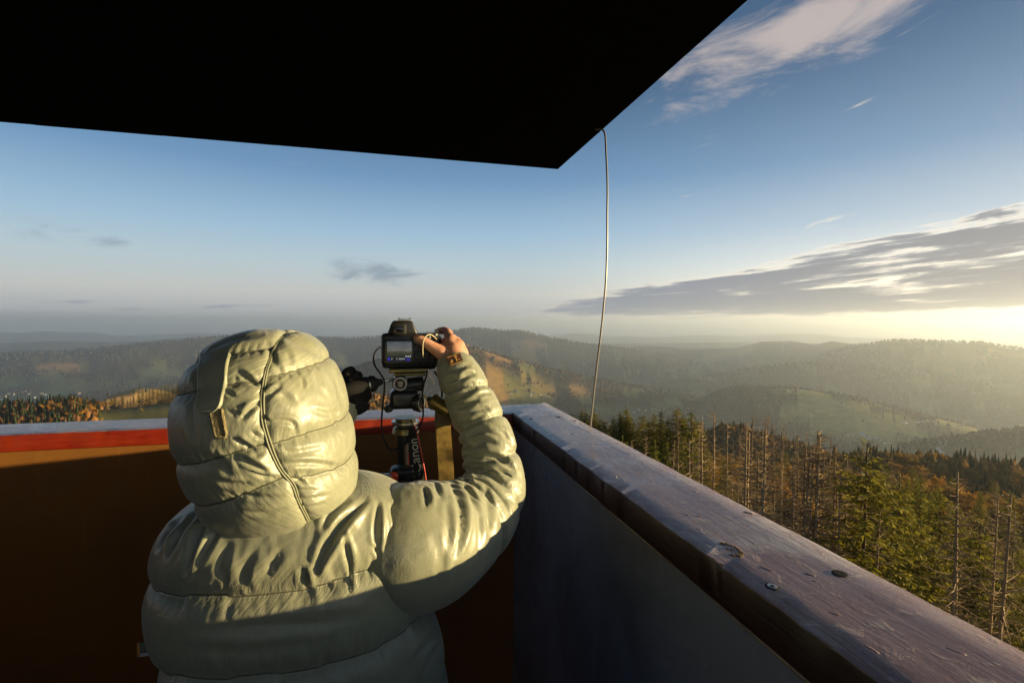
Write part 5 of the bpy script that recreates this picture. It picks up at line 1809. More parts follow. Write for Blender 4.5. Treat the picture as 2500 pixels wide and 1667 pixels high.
# --- sleeves
def sleeve(ctrl, rad, seams, nv, nu, under, seed, slack=1.045, ends=True, squash=None):
    C = catmull(ctrl, nv)
    seg = np.linalg.norm(np.diff(C, axis=0), axis=1); s = np.concatenate([[0], np.cumsum(seg)])
    sN = np.linspace(0, s[-1], nv)
    C = np.column_stack([np.interp(sN, s, C[:, k]) for k in range(3)])
    T, A, B = frames(C)
    f = np.linspace(0, 1, nv)
    R = smooth1(np.interp(f, [r[0] for r in rad], [r[1] for r in rad]), 9, 2)
    a = np.linspace(0, 2 * math.pi, nu, endpoint=False)
    P = C[:, None] + R[:, None, None] * (A[:, None] * np.cos(a)[None, :, None] + B[:, None] * np.sin(a)[None, :, None])
    if squash is not None:
        P[..., 2] += squash(C, P)
    pin = np.zeros((nv, nu), bool)
    pin[:2] = True; pin[-2:] = True
    # underside seam: direction given in tower frame
    dirv = np.asarray(under, float)
    for i in range(nv):
        d = dirv - T[i] * (dirv @ T[i])
        ang = math.atan2(d @ B[i], d @ A[i]) % (2 * math.pi)
        pin[i, int(round(ang / (2 * math.pi) * nu)) % nu] = True
    rg = np.random.default_rng(seed)
    for sv in seams:
        tilt = rg.uniform(-.02, .02); ph = rg.uniform(0, 6)
        rows = np.clip(np.round((sv + tilt * np.cos(a + ph)) * (nv - 1)).astype(int), 2, nv - 3)
        pin[rows, np.arange(nu)] = True
    N = grid_normals(P, True)
    sign = np.sign(np.sum(N[nv // 2, 0] * (P[nv // 2, 0] - C[nv // 2])))
    inset = np.where(pin, 0.003, 0.0)
    for _ in range(3):
        b = inset.copy(); b[1:-1] = np.maximum(inset[1:-1], 0.6 * np.maximum(inset[:-2], inset[2:])); inset = b
    P = P - N * sign * inset[..., None]
    Q = inflate(P, pin, True, 1.02, slack, sign, seed, rest_v=float(np.mean(np.diff(sN))) * 0.92, amp=0.0042, sig=0.008, noise=0.0016, hmin=-0.006)
    return Q, sign


ctrl = [(-0.085, .800, 1.292), (0.000, .786, 1.291), (0.050, .800, 1.286), (0.105, .850, 1.278), (0.163, .912, 1.280), (0.205, .965, 1.315), W(1192, 1085, 1.005), W(1163, 1010, 1.035), W(1132, 940, 1.060), W(1112, 893, 1.075), W(1106, 874, 1.083)]
rad = [(0, .045), (.08, .075), (.15, .095), (.22, .096), (.33, .084), (.46, .072), (.55, .063), (.65, .054), (.82, .049), (.93, .045), (1, .034)]
SQ, ssign = sleeve(ctrl, rad, (.39, .52, .64, .76, .88), 211, 171, (0.25, -0.25, -1.0), 5)
SQ = crease(SQ, ssign, True, [
    ([(1098, 1172), (1124, 1230), (1128, 1290), (1112, 1360)], 7.0, 10), ([(1036, 1190), (1044, 1220), (1046, 1236)], 7.0, 7), ([(1062, 1180), (1080, 1215)], 4.0, 7), ([(1132, 1180), (1150, 1210), (1168, 1246)], 5.5, 7),
    ([(1104, 1132), (1128, 1150), (1150, 1184)], 7.0, 9), ([(1062, 1166), (1090, 1160), (1100, 1172)], 4.5, 8), ([(1185, 1180), (1194, 1250), (1200, 1330)], 4.0, 10), ([(1168, 1250), (1172, 1300), (1168, 1360)], 3.4, 7),
    ([(1172, 1104), (1205, 1112), (1236, 1130), (1256, 1146)], 6.0, 8), ([(1128, 1118), (1170, 1112), (1210, 1116)], 5.0, 8), ([(1150, 1128), (1190, 1150), (1240, 1200)], 3.6, 9), ([(1210, 1190), (1240, 1215), (1252, 1228)], 2.6, 8),
    ([(1144, 1064), (1180, 1052), (1216, 1060)], 5.0, 8), ([(1150, 1078), (1185, 1076), (1214, 1082)], 5.5, 8), ([(1200, 1046), (1230, 1060), (1254, 1092)], 3.5, 7),
    ([(1094, 985), (1125, 968), (1160, 950)], 6.0, 8), ([(1104, 996), (1135, 988), (1166, 976)], 5.5, 8), ([(1150, 1004), (1178, 998), (1196, 1000)], 4.0, 8), ([(1128, 1036), (1155, 1028), (1182, 1012)], 4.0, 9),
    ([(1120, 930), (1142, 915), (1160, 912)], 4.5, 8), ([(1078, 942), (1095, 930), (1118, 922)], 3.5, 8), ([(1095, 905), (1120, 900), (1145, 890)], 2.6, 7), ([(1165, 965), (1185, 958), (1200, 962)], 2.6, 6), ([(1060, 1300), (1078, 1370), (1076, 1430)], 3.4, 10), ([(1090, 1230), (1096, 1300), (1088, 1370)], 2.8, 9)])
o = obj('sleeve', grid_mesh('sleeve', SQ - PB, True, ssign > 0, 5), m_jacket, person)
o['label'] = 'raised right sleeve bent at the elbow, creased and sunlit'
ctrl = [(-0.21, .80, 1.29), (-0.246, .83, 1.275), (-0.272, .91, 1.220), (-0.300, 1.0, 1.165), (-0.288, 1.055, 1.165), (-0.245, 1.075, 1.26), tuple(WR_L + np.array([-.045, .0, -.07])), tuple(WR_L)]
rad = [(0, .06), (.1, .078), (.2, .078), (.4, .070), (.55, .062), (.75, .054), (.92, .046), (1, .034)]
LQ, lsign = sleeve(ctrl, rad, (.3, .45, .6, .75, .9), 130, 111, (0.0, 0.3, -1.0), 6)
obj('sleeve', grid_mesh('sleeve', LQ - PB, True, lsign > 0, 6), m_jacket, person)
print('sleeves', time.time() - T00)

# leather badge on the right cuff
bc = W(1110, 877, 1.034)
ex = (W(1128, 870, 1.034) - W(1091, 884, 1.034)); ex /= np.linalg.norm(ex)
ez = (W(1106, 862, 1.038) - W(1113, 890, 1.032)); ez -= ex * (ez @ ex); ez /= np.linalg.norm(ez)
ey = np.cross(ez, ex)
rot = Matrix((ex, ey, ez)).transposed()
bm = bmesh.new()
box(bm, bc - PB, (0.031, 0.0035, 0.021), 0.0012, rot)
bd = obj('cuff_badge', bm, noisy('brown leather badge', (0.085, 0.026, 0.010), (0.05, 0.016, 0.008), 180, 0.45, 0.4, 0.001), person)
m_gold, _, _ = pmat('gilt print', (0.62, 0.34, 0.06), 0.4)
bm = bmesh.new()
for cx_, cz_, w_, h_ in ((0.0035, 0.001, 0.0028, 0.014), (0.0035, 0.0045, 0.007, 0.0022), (-0.007, -0.001, 0.005, 0.003), (-0.0085, -0.0045, 0.006, 0.0016), (0.009, -0.003, 0.004, 0.0014), (0, -0.0090, 0.027, 0.0012), (0, 0.0090, 0.027, 0.0012)):
    box(bm, bc - PB + ex * cx_ - ey * 0.0021 * 1.0 + ez * cz_, (w_, 0.0012, h_), 0, rot)
    box(bm, bc - PB + ex * cx_ + ey * 0.0021 * 1.0 + ez * cz_, (w_, 0.0012, h_), 0, rot)
obj('print', bm, m_gold, bd)

# left glove around the pan handle
GS = []
gp = W(846, 962, 1.085)
GS += [(WR_L, gp, .026, .026), (gp, W(858, 940, 1.083), .024, .020), (gp, W(860, 985, 1.085), .024, .020), (W(858, 940, 1.083), W(860, 985, 1.085), .02, .02)]
GS += chain([W(850, 930, 1.088), W(848, 912, 1.092), W(856, 906, 1.094)], [.0135, .0125, .0115])
GS += chain([W(858, 936, 1.086), W(868, 922, 1.086), W(873, 918, 1.086)], [.0135, .0125, .0115])
GS += chain([W(862, 960, 1.080), W(882, 948, 1.076), W(893, 940, 1.076)], [.0135, .0125, .012])
GS += chain([W(862, 975, 1.085), W(880, 968, 1.085), W(895, 966, 1.085)], [.0150, .0140, .0120])
GS += chain([W(858, 1000, 1.088), W(876, 998, 1.086), W(891, 992, 1.085)], [.0140, .0130, .0105])
gm = capsules([(np.asarray(a) - PB, np.asarray(b) - PB, r0, r1) for a, b, r0, r1 in GS], 0.003, 3)
o = obj('glove', gm, m_glove, person); o['label'] = 'black glove on the left hand closed around the tripod handle'
# trousers and boots
tr = []
for s_ in (-1, 1):
    hip = np.array([-.13 + s_ * .085, .85, .90]); kn = np.array([-.13 + s_ * .095, .88, .48]); an = np.array([-.13 + s_ * .10, .84, .13])
    tr += chain([hip, (hip + kn) / 2, kn, an], [.112, .10, .078, .066])
tr += [((-.2, .85, .92), (-.06, .85, .92), .12, .12)]
obj('trousers', capsules([(np.asarray(a, float) - PB, np.asarray(b, float) - PB, r0, r1) for a, b, r0, r1 in tr], 0.012, 4), m_trouser, person)
for s_ in (-1, 1):
    an = np.array([-.13 + s_ * .10, .84, .085])
    bt = [(an + np.array([0, -.01, .09]), an + np.array([0, -.02, -.03]), .055, .052), (an + np.array([0, -.03, -.033]), an + np.array([0, .15, -.037]), .050, .046)]
    obj('boot', capsules([(np.asarray(a) - PB, np.asarray(b) - PB, r0, r1) for a, b, r0, r1 in bt], 0.008, 4), m_boot, person)
print('person', time.time() - T00)

# ------------------------------------------------------------------ tripod, cameras, straps, cable
m_blk = noisy('black camera plastic', (0.012, 0.012, 0.013), (0.020, 0.020, 0.021), 900, 0.42, 0.25, 0.0006, spec=0.5)
m_rub = noisy('black grip rubber', (0.010, 0.010, 0.010), (0.018, 0.017, 0.016), 700, 0.75, 0.6, 0.001, spec=0.3)
m_sat = noisy('satin black metal', (0.018, 0.018, 0.019), (0.03, 0.029, 0.028), 120, 0.30, 0.1, 0.0005, spec=0.6)
m_alu, _, _ = pmat('brushed metal', (0.62, 0.58, 0.50), 0.28, 0.5, 1.0)
m_glass, _, _ = pmat('dark glass', (0.006, 0.006, 0.008), 0.08, 0.6)
m_red, _, _ = pmat('red lacquer', (0.62, 0.035, 0.012), 0.4)
m_redd, _, _ = pmat('orange red button', (0.85, 0.10, 0.02), 0.35)
m_ltr, _, _ = pmat('cream lettering', (0.62, 0.56, 0.42), 0.6)
m_sungold = noisy('sun gold metal', (0.20, 0.155, 0.06), (0.25, 0.19, 0.075), 60, 0.32, 0.05, 0.0005, metal=0.7)  # sunlit gold put into the base colour of these metal parts
m_web = noisy('black strap webbing', (0.012, 0.011, 0.011), (0.02, 0.019, 0.018), 900, 0.85, 0.5, 0.001)


def screen_mat(z0, z1):
    m, n, b = pmat('camera screen image', (0.02, 0.02, 0.02), 0.12, 0.5)
    co = objco(n)
    x, y, z = n.sep(co)
    t = n.smooth(z, z0, z1)
    c = n.ramp(t, [(0.0, (0.02, 0.022, 0.03)), (0.16, (0.03, 0.032, 0.04)), (0.20, (0.045, 0.050, 0.032)), (0.48, (0.10, 0.105, 0.06)), (0.56, (0.20, 0.20, 0.15)), (0.66, (0.30, 0.30, 0.27)), (1.0, (0.17, 0.19, 0.22))])
    f = n.noise(n.vmath('MULTIPLY', co, (60, 60, 190)), 1.0, 5, 0.6)
    c = n.mix(1.0, c, n.ramp(f, [(0.3, (0.6, 0.6, 0.6)), (0.7, (1.3, 1.3, 1.3))]), 'MULTIPLY')
    n.put(b.inputs['Emission Color'], c)
    b.inputs['Emission Strength'].default_value = 0.16
    n.put(b.inputs['Base Color'], (0.01, 0.01, 0.01))
    return m


def root_at(name, base, label, cat):
    o = empty(name, t2w(base), YAW)
    tag(o, label, cat)
    return o


def pbox(bm, B, px0, px1, py0, py1, y0, y1, bev=0.003, seg=2):
    """box whose nearer face spans the given frame rectangle at tower depth y0"""
    a = W(px0, py1, y0); b = W(px1, py0, y0)
    c = np.array([(a[0] + b[0]) / 2, (y0 + y1) / 2, (a[2] + b[2]) / 2]) - B
    return box(bm, c, (b[0] - a[0], y1 - y0, b[2] - a[2]), bev, None, seg)


# ---- tripod
TB = np.array([W(990, 1040, 1.125)[0], 1.125, 0.0])
tri = root_at('tripod', TB, 'black tripod with two handled pan head between the photographer and the far rail', 'tripod')
def part(name, bm, mat, parent, ang=35):
    return obj(name, bm_smooth(bm, ang), mat, parent)

bm = bmesh.new(); pbox(bm, TB, 949, 1046, 899, 911, 1.088, 1.165, 0.003); pbox(bm, TB, 962, 1040, 910, 920, 1.095, 1.155, 0.003)
part('camera_plate', bm, m_sungold, tri)
bm = bmesh.new(); pbox(bm, TB, 966, 992, 915, 930, 1.095, 1.15, 0.003)
c0 = W(977, 937, 1.080) - TB
lathe(bm, c0, c0 + np.array([0, 1, 0]), [(0, .0150), (.001, .0164), (.004, .0168), (.018, .0172), (.022, .0150), (.060, .0150), (.070, .012)], 32)
c1 = W(988, 940, 1.115) - TB; c2 = W(1032, 936, 1.122) - TB
cyl(bm, c1, c2, .0155, .0165, 28, .002)
part('tilt_joint', bm, m_sat, tri)
bm = bmesh.new()
lathe(bm, c0 + np.array([0, -.0012, 0]), c0 + np.array([0, 1, 0]), [(0, .0118), (0, .0142), (.002, .0146)], 36, False)
tj = part('dial_ring', bm, m_alu, tri)
bm = bmesh.new()
for k, (w_, dz) in enumerate(((.009, .004), (.011, .0015), (.008, -.001), (.010, -.0035), (.006, -.0055))):
    box(bm, c0 + np.array([0.0005, -.0009, dz]), (w_, .001, .0011))
obj('dial_lettering', bm, m_ltr, tri)
bm = bmesh.new(); box(bm, c0 + np.array([-.0062, -.001, .004]), (.0022, .001, .0018)); obj('dial_mark', bm, m_red, tri)
bm = bmesh.new(); pbox(bm, TB, 951, 1024, 953, 1002, 1.092, 1.155, 0.012, 4)
pbox(bm, TB, 962, 1015, 945, 960, 1.10, 1.15, 0.006, 3)
k0 = W(952, 996, 1.095) - TB
cyl(bm, k0, k0 + np.array([-.006, -.012, 0]), .009, .008, 20, .002)
part('pan_block', bm, m_sat, tri)
ax = np.array([.86, -.5, 0]); ax /= np.linalg.norm(ax)
d0 = W(1019, 983, 1.098) - TB
bm = bmesh.new(); lathe(bm, d0, d0 + ax, [(-.006, .018), (.006, .0205), (.009, .0195), (.010, .017)], 32)
part('swivel_joint', bm, m_sat, tri)
bm = bmesh.new(); lathe(bm, d0 + ax * .0095, d0 + ax, [(.001, .0128), (.0012, .0158), (.0, .0165)], 32, False)
part('dial_ring', bm, m_alu, tri)
bm = bmesh.new(); box(bm, d0 + ax * .0108 + np.array([0, 0, -.007]), (.004, .002, .004)); obj('dial_mark', bm, m_redd, tri)
zc = lambda py: W(985, py, 1.125)[2]
bm = bmesh.new()
pz = [(1001, .020), (1003, .0225), (1016, .0225), (1018, .0275)]
lathe(bm, (0, 0, zc(1018)), (0, 0, 1), [(zc(p) - zc(1018), r) for p, r in reversed(pz)], 36)
part('neck', bm, m_sungold, tri)
bm = bmesh.new(); lathe(bm, (0, 0, zc(1026)), (0, 0, 1), [(0, .0300), (.001, .0312), (.0055, .0312), (.0075, .0295)], 40)
part('collar_ring', bm, m_alu, tri)
bm = bmesh.new(); lathe(bm, (0, 0, zc(1041)), (0, 0, 1), [(0, .0215), (.002, .0265), (.006, .0285), (.0138, .0300)], 40)
part('collar', bm, m_sungold, tri)
bm = bmesh.new(); cyl(bm, (0, 0, 0.62), (0, 0, zc(1040) + .002), .0175, .0195, 32)
part('centre_column', bm, m_sat, tri)
bm = bmesh.new(); lathe(bm, (0, 0, 1.02), (0, 0, 1), [(-.05, .024), (-.04, .040), (.02, .042), (.03, .030), (.045, .026)], 30)
part('spider', bm, m_sat, tri)
for k in range(3):
    a = math.radians(75 + 120 * k)
    d = np.array([math.cos(a), math.sin(a), 0])
    p0 = d * .04 + np.array([0, 0, 1.02]); p1 = d * .42 + np.array([0, 0, 0.03])
    bm = bmesh.new(); cyl(bm, p0, p0 + (p1 - p0) * .52, .0155, .0155, 18); cyl(bm, p0 + (p1 - p0) * .5, p1, .012, .012, 18)
    lg = part('leg', bm, m_sat, tri)
    bm = bmesh.new(); cyl(bm, p0 + (p1 - p0) * .48, p0 + (p1 - p0) * .53, .019, .019, 18, .002); obj('clamp', bm_smooth(bm), m_blk, lg)
    bm = bmesh.new(); cyl(bm, p1 + np.array([0, 0, .01]), p1 + np.array([0, 0, -.0295]), .014, .016, 14, .003); obj('rubber_foot', bm_smooth(bm), m_rub, lg)
# pan handles
r0 = W(962, 925, 1.098) - TB; r1 = W(930, 932, 1.083) - TB; g1 = W(846, 950, 1.070) - TB
bm = bmesh.new(); tube(bm, [r0, (r0 + r1) / 2, r1], .0034, 12); ro = part('handle_rod', bm, m_alu, tri)
bm = bmesh.new(); lathe(bm, r1, g1, [(-.004, .0035), (-.002, .0062), (.004, .0075), (.008, .0105), (.0125, .0160), (.019, .0178), (.0235, .0176), (.024, .0164), (.0265, .0164), (.027, .0176), (.055, .0170), (.085, .0150), (.093, .010)], 30)
hg = part('handle_grip', bm, m_rub, tri)
bm = bmesh.new(); lathe(bm, r1, g1, [(.0238, .0166), (.0240, .0172), (.0266, .0172), (.0268, .0166)], 30, False); obj('grip_ring', bm_smooth(bm), m_alu, hg)
s0 = W(1026, 963, 1.110) - TB; s1 = W(1046, 972, 1.098) - TB; s2 = W(1100, 1004, 1.066) - TB
bm = bmesh.new(); tube(bm, [s0, (s0 + s1) / 2, s1], .0040, 12); part('handle_rod', bm, pmat('cream rod', (0.62, 0.52, 0.33), 0.4)[0], tri)  # metal rod in a pale cream tone
bm = bmesh.new(); lathe(bm, s1, s2, [(-.001, .0045), (.002, .0080), (.010, .0125), (.0125, .0172), (.016, .0186), (.020, .0182), (.021, .0168), (.045, .0165), (.062, .014)], 30)
part('handle_grip', bm, m_sungold, tri)

# ---- camera on the tripod
CB = np.array([W(990, 899, 1.125)[0], 1.125, W(990, 899, 1.088)[2]])
cam1 = root_at('camera', CB, 'black digital camera mounted on the tripod, its rear screen lit', 'camera')
Y0 = 1.100
bm = bmesh.new()
pbox(bm, CB, 931, 1054, 814, 893, Y0, 1.155, 0.008, 3)
pbox(bm, CB, 933, 1050, 822, 899.5, Y0 + .004, 1.150, 0.006, 3)
vsx = pbox(bm, CB, 1040, 1079, 815, 903, Y0 + .006, 1.172, 0.013, 4)
for v in vsx:
    if v.co.z < (W(1060, 850, Y0) - CB)[2]: v.co.x -= 0.010 * ((W(1060, 850, Y0) - CB)[2] - v.co.z) / .05
part('body', bm, m_blk, cam1)
bm = bmesh.new()
vsx = pbox(bm, CB, 944, 1022, 783, 818, Y0 + .004, 1.165, 0.006, 3)
zt = (W(980, 783, Y0) - CB)[2]; zb = (W(980, 818, Y0) - CB)[2]; xm = (W(983, 800, Y0) - CB)[0]
for v in vsx:
    f = (v.co.z - zb) / (zt - zb)
    v.co.x = xm + (v.co.x - xm) * (1 - .38 * max(f, 0)); v.co.y = v.co.y + .010 * f * (1 if v.co.y > .03 else 0)
part('prism_hump', bm, m_blk, cam1)
bm = bmesh.new(); pbox(bm, CB, 953, 993, 789, 818, Y0 - .016, Y0 + .01, 0.006, 3)
ep = part('eyepiece', bm, m_rub, cam1)
bm = bmesh.new(); pbox(bm, CB, 960, 987, 795, 812, Y0 - .0168, Y0 - .010, 0.003); obj('eyepiece_glass', bm_smooth(bm), m_glass, ep)
bm = bmesh.new(); pbox(bm, CB, 972, 1004, 778.5, 784, Y0 + .008, Y0 + .030, 0.0006)
a = W(970, 777, Y0 + .01) - CB
for sx_ in (975, 1001):
    pbox(bm, CB, sx_ - 3, sx_ + 3, 776, 780, Y0 + .008, Y0 + .028, 0.0004)
part('hot_shoe', bm, m_alu, cam1)
bm = bmesh.new(); pbox(bm, CB, 939, 1010, 829, 889, Y0 - .003, Y0 + .004, 0.002)
sf = part('screen_frame', bm, m_sat, cam1)
s_hi = (W(975, 834, Y0 - .004) - CB)[2]; s_lo = (W(975, 885, Y0 - .004) - CB)[2]
bm = bmesh.new(); pbox(bm, CB, 945, 1005, 834, 885, Y0 - .0040, Y0 - .0025, 0.0)
obj('screen', bm, screen_mat(s_lo, s_hi), sf)
m_blue, n_, b_ = pmat('blue screen icon', (0.02, 0.02, 0.3), 0.3); b_.inputs['Emission Color'].default_value = (0.05, 0.05, 0.9, 1); b_.inputs['Emission Strength'].default_value = 0.15
m_wht, n_, b_ = pmat('white screen text', (0.3, 0.3, 0.3), 0.3); b_.inputs['Emission Color'].default_value = (0.7, 0.75, 0.8, 1); b_.inputs['Emission Strength'].default_value = 0.14
for q_ in ((947, 952, 873, 880), (992, 1001, 876, 880)):
    bm = bmesh.new(); pbox(bm, CB, *q_, Y0 - .0046, Y0 - .0041, 0); obj('screen_icon', bm, m_blue, sf)
bm = bmesh.new()
for px in (956, 968, 974, 977, 980, 983, 986): pbox(bm, CB, px, px + 1.6, 874, 878, Y0 - .0046, Y0 - .0041, 0)
for px in (990, 995, 1000): pbox(bm, CB, px, px + 3.2, 868, 872, Y0 - .0046, Y0 - .0041, 0)
obj('screen_text', bm, m_wht, sf)
for px, py, r in ((1022, 866, .0105), (1014, 842, .003), (1030, 842, .003), (1012, 826, .003), (1026, 824, .003), (1040, 826, .003), (1016, 885, .003), (1034, 886, .003)):
    p = W(px, py, Y0 - .001) - CB
    bm = bmesh.new(); lathe(bm, p + np.array([0, .004, 0]), p, [(0, r), (.0045, r), (.0055, r * .85), (.0050, r * .55)], 22)
    part('control_dial' if r > .005 else 'button', bm, m_blk, cam1)
p = W(1058, 822, Y0 + .02) - CB
bm = bmesh.new(); lathe(bm, p, p + np.array([0, 0, 1]), [(0, .012), (.007, .012), (.008, .011)], 28); part('mode_dial', bm, m_blk, cam1)
p = W(1066, 808, 1.150) - CB
bm = bmesh.new(); lathe(bm, p, p + np.array([-.1, .3, 1]), [(-.004, .006), (.003, .0055), (.0035, .004)], 18); part('shutter_button', bm, m_alu, cam1)
lc = W(978, 856, 1.15) - CB
bm = bmesh.new(); lathe(bm, (lc[0], 1.155 - CB[1], lc[2]), (lc[0], 2, lc[2]), [(0, .034), (.01, .036), (.045, .036), (.047, .038), (.075, .038), (.078, .036), (.078, .030), (.072, .028), (.070, .001)], 40)
part('lens', bm, m_blk, cam1)
# cord loop at the grip and the worn suede neck strap hanging behind the arm
bm = bmesh.new(); tube(bm, [W(1033, 873, 1.070) - CB, W(1032, 852, 1.067) - CB, W(1034, 832, 1.068) - CB, W(1042, 819, 1.075) - CB, W(1052, 817, 1.085) - CB, W(1062, 824, 1.095) - CB, W(1067, 830, 1.105) - CB], .0011, 8, 50)
part('wrist_cord', bm, pmat('waxed cord', (0.55, 0.46, 0.28), 0.5)[0], cam1)


def ribbon(pts, widths, th, B, wdir, n=40):
    C = catmull([np.asarray(p) - B for p in pts], n)
    w = np.interp(np.linspace(0, 1, n), np.linspace(0, 1, len(widths)), widths)
    T = np.gradient(C, axis=0); T /= np.linalg.norm(T, axis=1)[:, None]
    wd = np.asarray(wdir, float)[None] - T * (T @ np.asarray(wdir, float))[:, None]; wd /= np.linalg.norm(wd, axis=1)[:, None]
    nn = np.cross(T, wd)
    V = np.stack([C - wd * w[:, None] / 2 - nn * th / 2, C + wd * w[:, None] / 2 - nn * th / 2, C + wd * w[:, None] / 2 + nn * th / 2, C - wd * w[:, None] / 2 + nn * th / 2], 1)
    F = []
    for i in range(n - 1):
        for k in range(4): F.append((i * 4 + k, i * 4 + (k + 1) % 4, (i + 1) * 4 + (k + 1) % 4, (i + 1) * 4 + k))
    F += [(3, 2, 1, 0), tuple((n - 1) * 4 + k for k in range(4))]
    me = mesh_np('ribbon', V.reshape(-1, 3), F)
    bm = bmesh.new(); bm.from_mesh(me); bmesh.ops.recalc_face_normals(bm, faces=bm.faces)
    bmesh.ops.bevel(bm, geom=[e for e in bm.edges if len(e.link_faces) == 2 and e.calc_face_angle(0) > 1.0], offset=th * .35, segments=2, affect='EDGES')
    bm_smooth(bm, 50)
    return bm, C, wd, nn


bm, C, wd, nn = ribbon([W(1080, 984, 1.105), W(1080, 1000, 1.103), W(1081, 1040, 1.100), W(1084, 1090, 1.100), W(1088, 1150, 1.098), W(1090, 1240, 1.095), W(1088, 1330, 1.10)], [.016, .031, .035, .036, .037, .037, .034], .006, CB, (1, 0, 0))
m_suede = noisy('worn suede', (0.050, 0.034, 0.012), (0.30, 0.205, 0.062), 26, 0.9, 0.5, 0.002, spec=0.15, detail=8)
part('neck_strap', bm, m_suede, cam1, 60)
bm = bmesh.new(); tube(bm, [W(1060, 905, 1.13) - CB, W(1074, 930, 1.118) - CB, W(1079, 960, 1.108) - CB, W(1080, 990, 1.104) - CB], .0022, 8); part('strap_cord', bm, m_web, cam1)
bm, C, wd, nn = ribbon([W(1080, 984, 1.1045), W(1080, 1000, 1.100), W(1081, 1018, 1.098), W(1081.5, 1040, 1.0965)], [.017, .032, .0365, .037], .0035, CB, (1, 0, 0), 24)
part('strap_end', bm, noisy('dark brown leather', (0.075, 0.042, 0.014), (0.16, 0.10, 0.03), 160, 0.5, 0.4, 0.001), cam1, 60)

# ---- second camera hanging from the tripod by its strap
DB = W(958, 1195, 1.060)
cam2 = root_at('camera', DB, 'second black camera hanging by its lettered strap below the tripod head', 'camera')
bm = bmesh.new()
vsx = box(bm, (0, 0.005, -.012), (.112, .062, .085), .016, None, 4)
for v in vsx:
    if v.co.z > 0: v.co.x *= .86
    v.co.z += -.05 * max(0, abs(v.co.x) - .03)
box(bm, (.020, .012, .030), (.050, .046, .030), .010, None, 4)
part('body', bm, m_blk, cam2)
p = W(962, 1155, 1.045) - DB
bm = bmesh.new(); lathe(bm, p + np.array([0, 0, -.014]), p + np.array([0, -.25, 1]), [(0, .0085), (.012, .0085), (.014, .0074), (.0135, .004)], 24)
part('release_button', bm, m_redd, cam2)
p = W(1000, 1160, 1.05) - DB
bm = bmesh.new(); lathe(bm, p + np.array([0, 0, -.02]), p + np.array([.1, -.2, 1]), [(0, .010), (.020, .010), (.024, .0085), (.024, .004)], 24)
lathe(bm, p + np.array([.012, .01, -.02]), p + np.array([.15, -.2, 1]), [(0, .008), (.022, .008), (.024, .006)], 20)
part('mode_dial', bm, m_sat, cam2)
bm = bmesh.new(); tube(bm, [W(921, 1158, 1.05) - DB, W(909, 1176, 1.045) - DB, W(902, 1198, 1.045) - DB, W(897, 1222, 1.05) - DB], .0022, 8); part('side_trim', bm, m_alu, cam2)
bm = bmesh.new(); lathe(bm, (0, .03, -.015), (0, 1, -.3), [(0, .030), (.05, .032), (.055, .028), (.05, .001)], 30); part('lens', bm, m_blk, cam2)
bm = bmesh.new(); tube(bm, [W(925, 1166, 1.035) - DB, W(940, 1158, 1.032) - DB, W(956, 1162, 1.032) - DB], .0012, 6); part('top_trim', bm, m_alu, cam2)
path = [W(1006, 1040, 1.100), W(1008, 1060, 1.094), W(1012, 1100, 1.084), W(1018, 1150, 1.076), W(1024, 1205, 1.070)]
bm, C, wd, nn = ribbon(path, [.010, .018, .027, .033, .036], .0022, DB, (1, .12, 0))
st = part('neck_strap', bm, m_web, cam2, 60)
w = np.interp(np.linspace(0, 1, 40), np.linspace(0, 1, 5), [.010, .018, .027, .033, .036])
fr = -np.sign(nn[20] @ np.array([0, 1.0, 0]))
for sg, i0 in ((1, 0), (-1, 20)):
    bm = bmesh.new(); tube(bm, (C + sg * wd * (w / 2)[:, None] + nn * fr * .0008)[i0::3], .0013, 6); part('red_edging', bm, m_red, st)
cu = bpy.data.curves.new('lettering', 'FONT'); cu.body = 'Canon'; cu.size = 0.030; cu.extrude = 0.0003; cu.resolution_u = 4; cu.align_x = 'LEFT'; cu.align_y = 'CENTER'
to = bpy.data.objects.new('t', cu); COL.objects.link(to)
dg = bpy.context.evaluated_depsgraph_get(); dg.update()
tm_ = bpy.data.meshes.new_from_object(to.evaluated_get(dg), depsgraph=dg); bpy.data.objects.remove(to)
iC, iN = 30, 13
co_ = np.array([v.co[:] for v in tm_.vertices])
Lt = np.linalg.norm(np.diff(C[iN:iC + 1], axis=0), axis=1).sum()
fx = Lt / (co_[:, 0].max() - co_[:, 0].min())
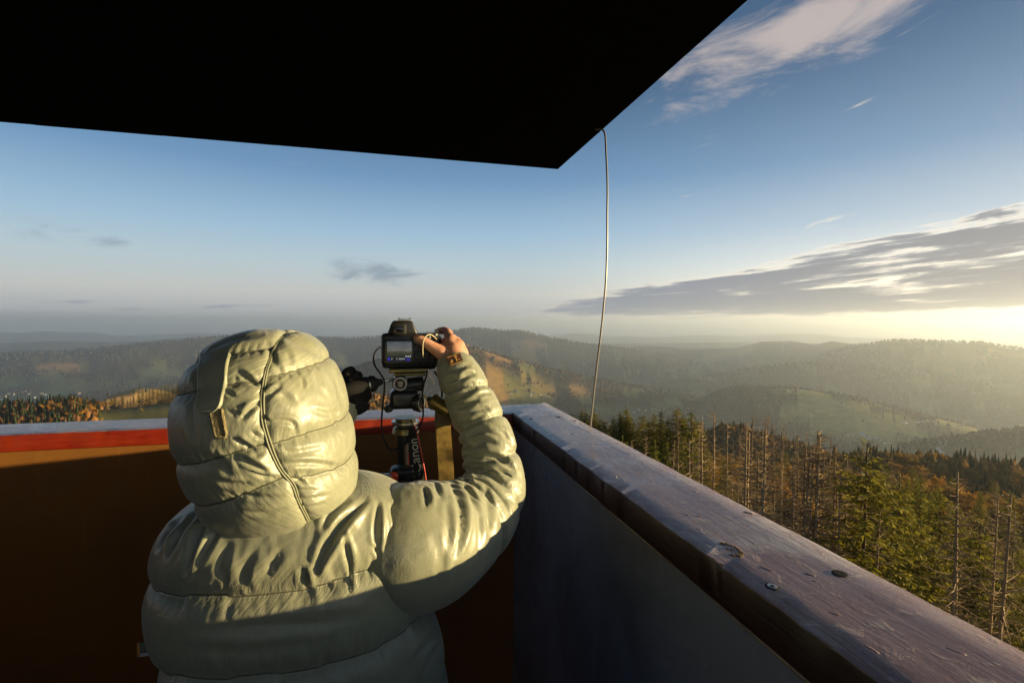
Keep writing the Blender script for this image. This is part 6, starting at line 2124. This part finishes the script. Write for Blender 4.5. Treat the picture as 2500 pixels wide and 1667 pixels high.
ti = iC + (iN - iC) * (co_[:, 0] - co_[:, 0].min()) / (co_[:, 0].max() - co_[:, 0].min())
at_ = lambda A: np.column_stack([np.interp(ti, np.arange(len(A)), A[:, k]) for k in range(3)])
nc = at_(C) + at_(nn) * (fr * (.0016 + co_[:, 2:3])) - at_(wd) * (co_[:, 1:2] * fx)
for v, c in zip(tm_.vertices, nc): v.co = c
obj('lettering', tm_, m_ltr, st)

# ---- remote release cable looping in front of the head
RB = W(929, 846, 1.10)
pp = [(929, 846, 1.10), (917, 858, 1.090), (912, 876, 1.080), (916, 894, 1.074), (928, 911, 1.068), (938, 930, 1.062), (938, 955, 1.060), (935, 985, 1.062), (932, 1020, 1.066), (933, 1055, 1.068), (942, 1082, 1.068), (952, 1096, 1.068), (964, 1096, 1.068), (982, 1086, 1.072), (1003, 1068, 1.078), (1022, 1044, 1.080), (1032, 1020, 1.078), (1033, 995, 1.070), (1031, 968, 1.066), (1034, 940, 1.068), (1041, 918, 1.076), (1043, 902, 1.095)]
bm = bmesh.new(); tube(bm, [W(*p) - RB for p in pp], .0019, 8, 150)
o = obj('remote_cable', bm, m_rub, None, t2w(RB), YAW)
tag(o, 'thin black remote release cable looping below the camera on the tripod', 'cable')
print('gear', time.time() - T00)

# ------------------------------------------------------------------ haze
def build_haze():
    bm = bmesh.new()
    box(bm, (0, 0, (-1500 + 150) / 2), (92000, 92000, 1650))
    m = bpy.data.materials.new('haze')
    m.use_nodes = True
    n = NT(m.node_tree)
    out = n.add('ShaderNodeOutputMaterial')
    v = n.add('ShaderNodeVolumePrincipled')
    n.put(v.inputs['Color'], (0.84, 0.92, 1.0))
    v.inputs['Density'].default_value = HAZE_DENSITY
    v.inputs['Anisotropy'].default_value = 0.64
    n.l.new(v.outputs[0], out.inputs['Volume'])
    m.cycles.homogeneous_volume = True
    o = obj('haze', bm, m)
    tag(o, 'pale morning haze filling the valleys', 'haze', kind='stuff')


HAZE_DENSITY = 8.5e-5
build_haze()
print('total', time.time() - T00)
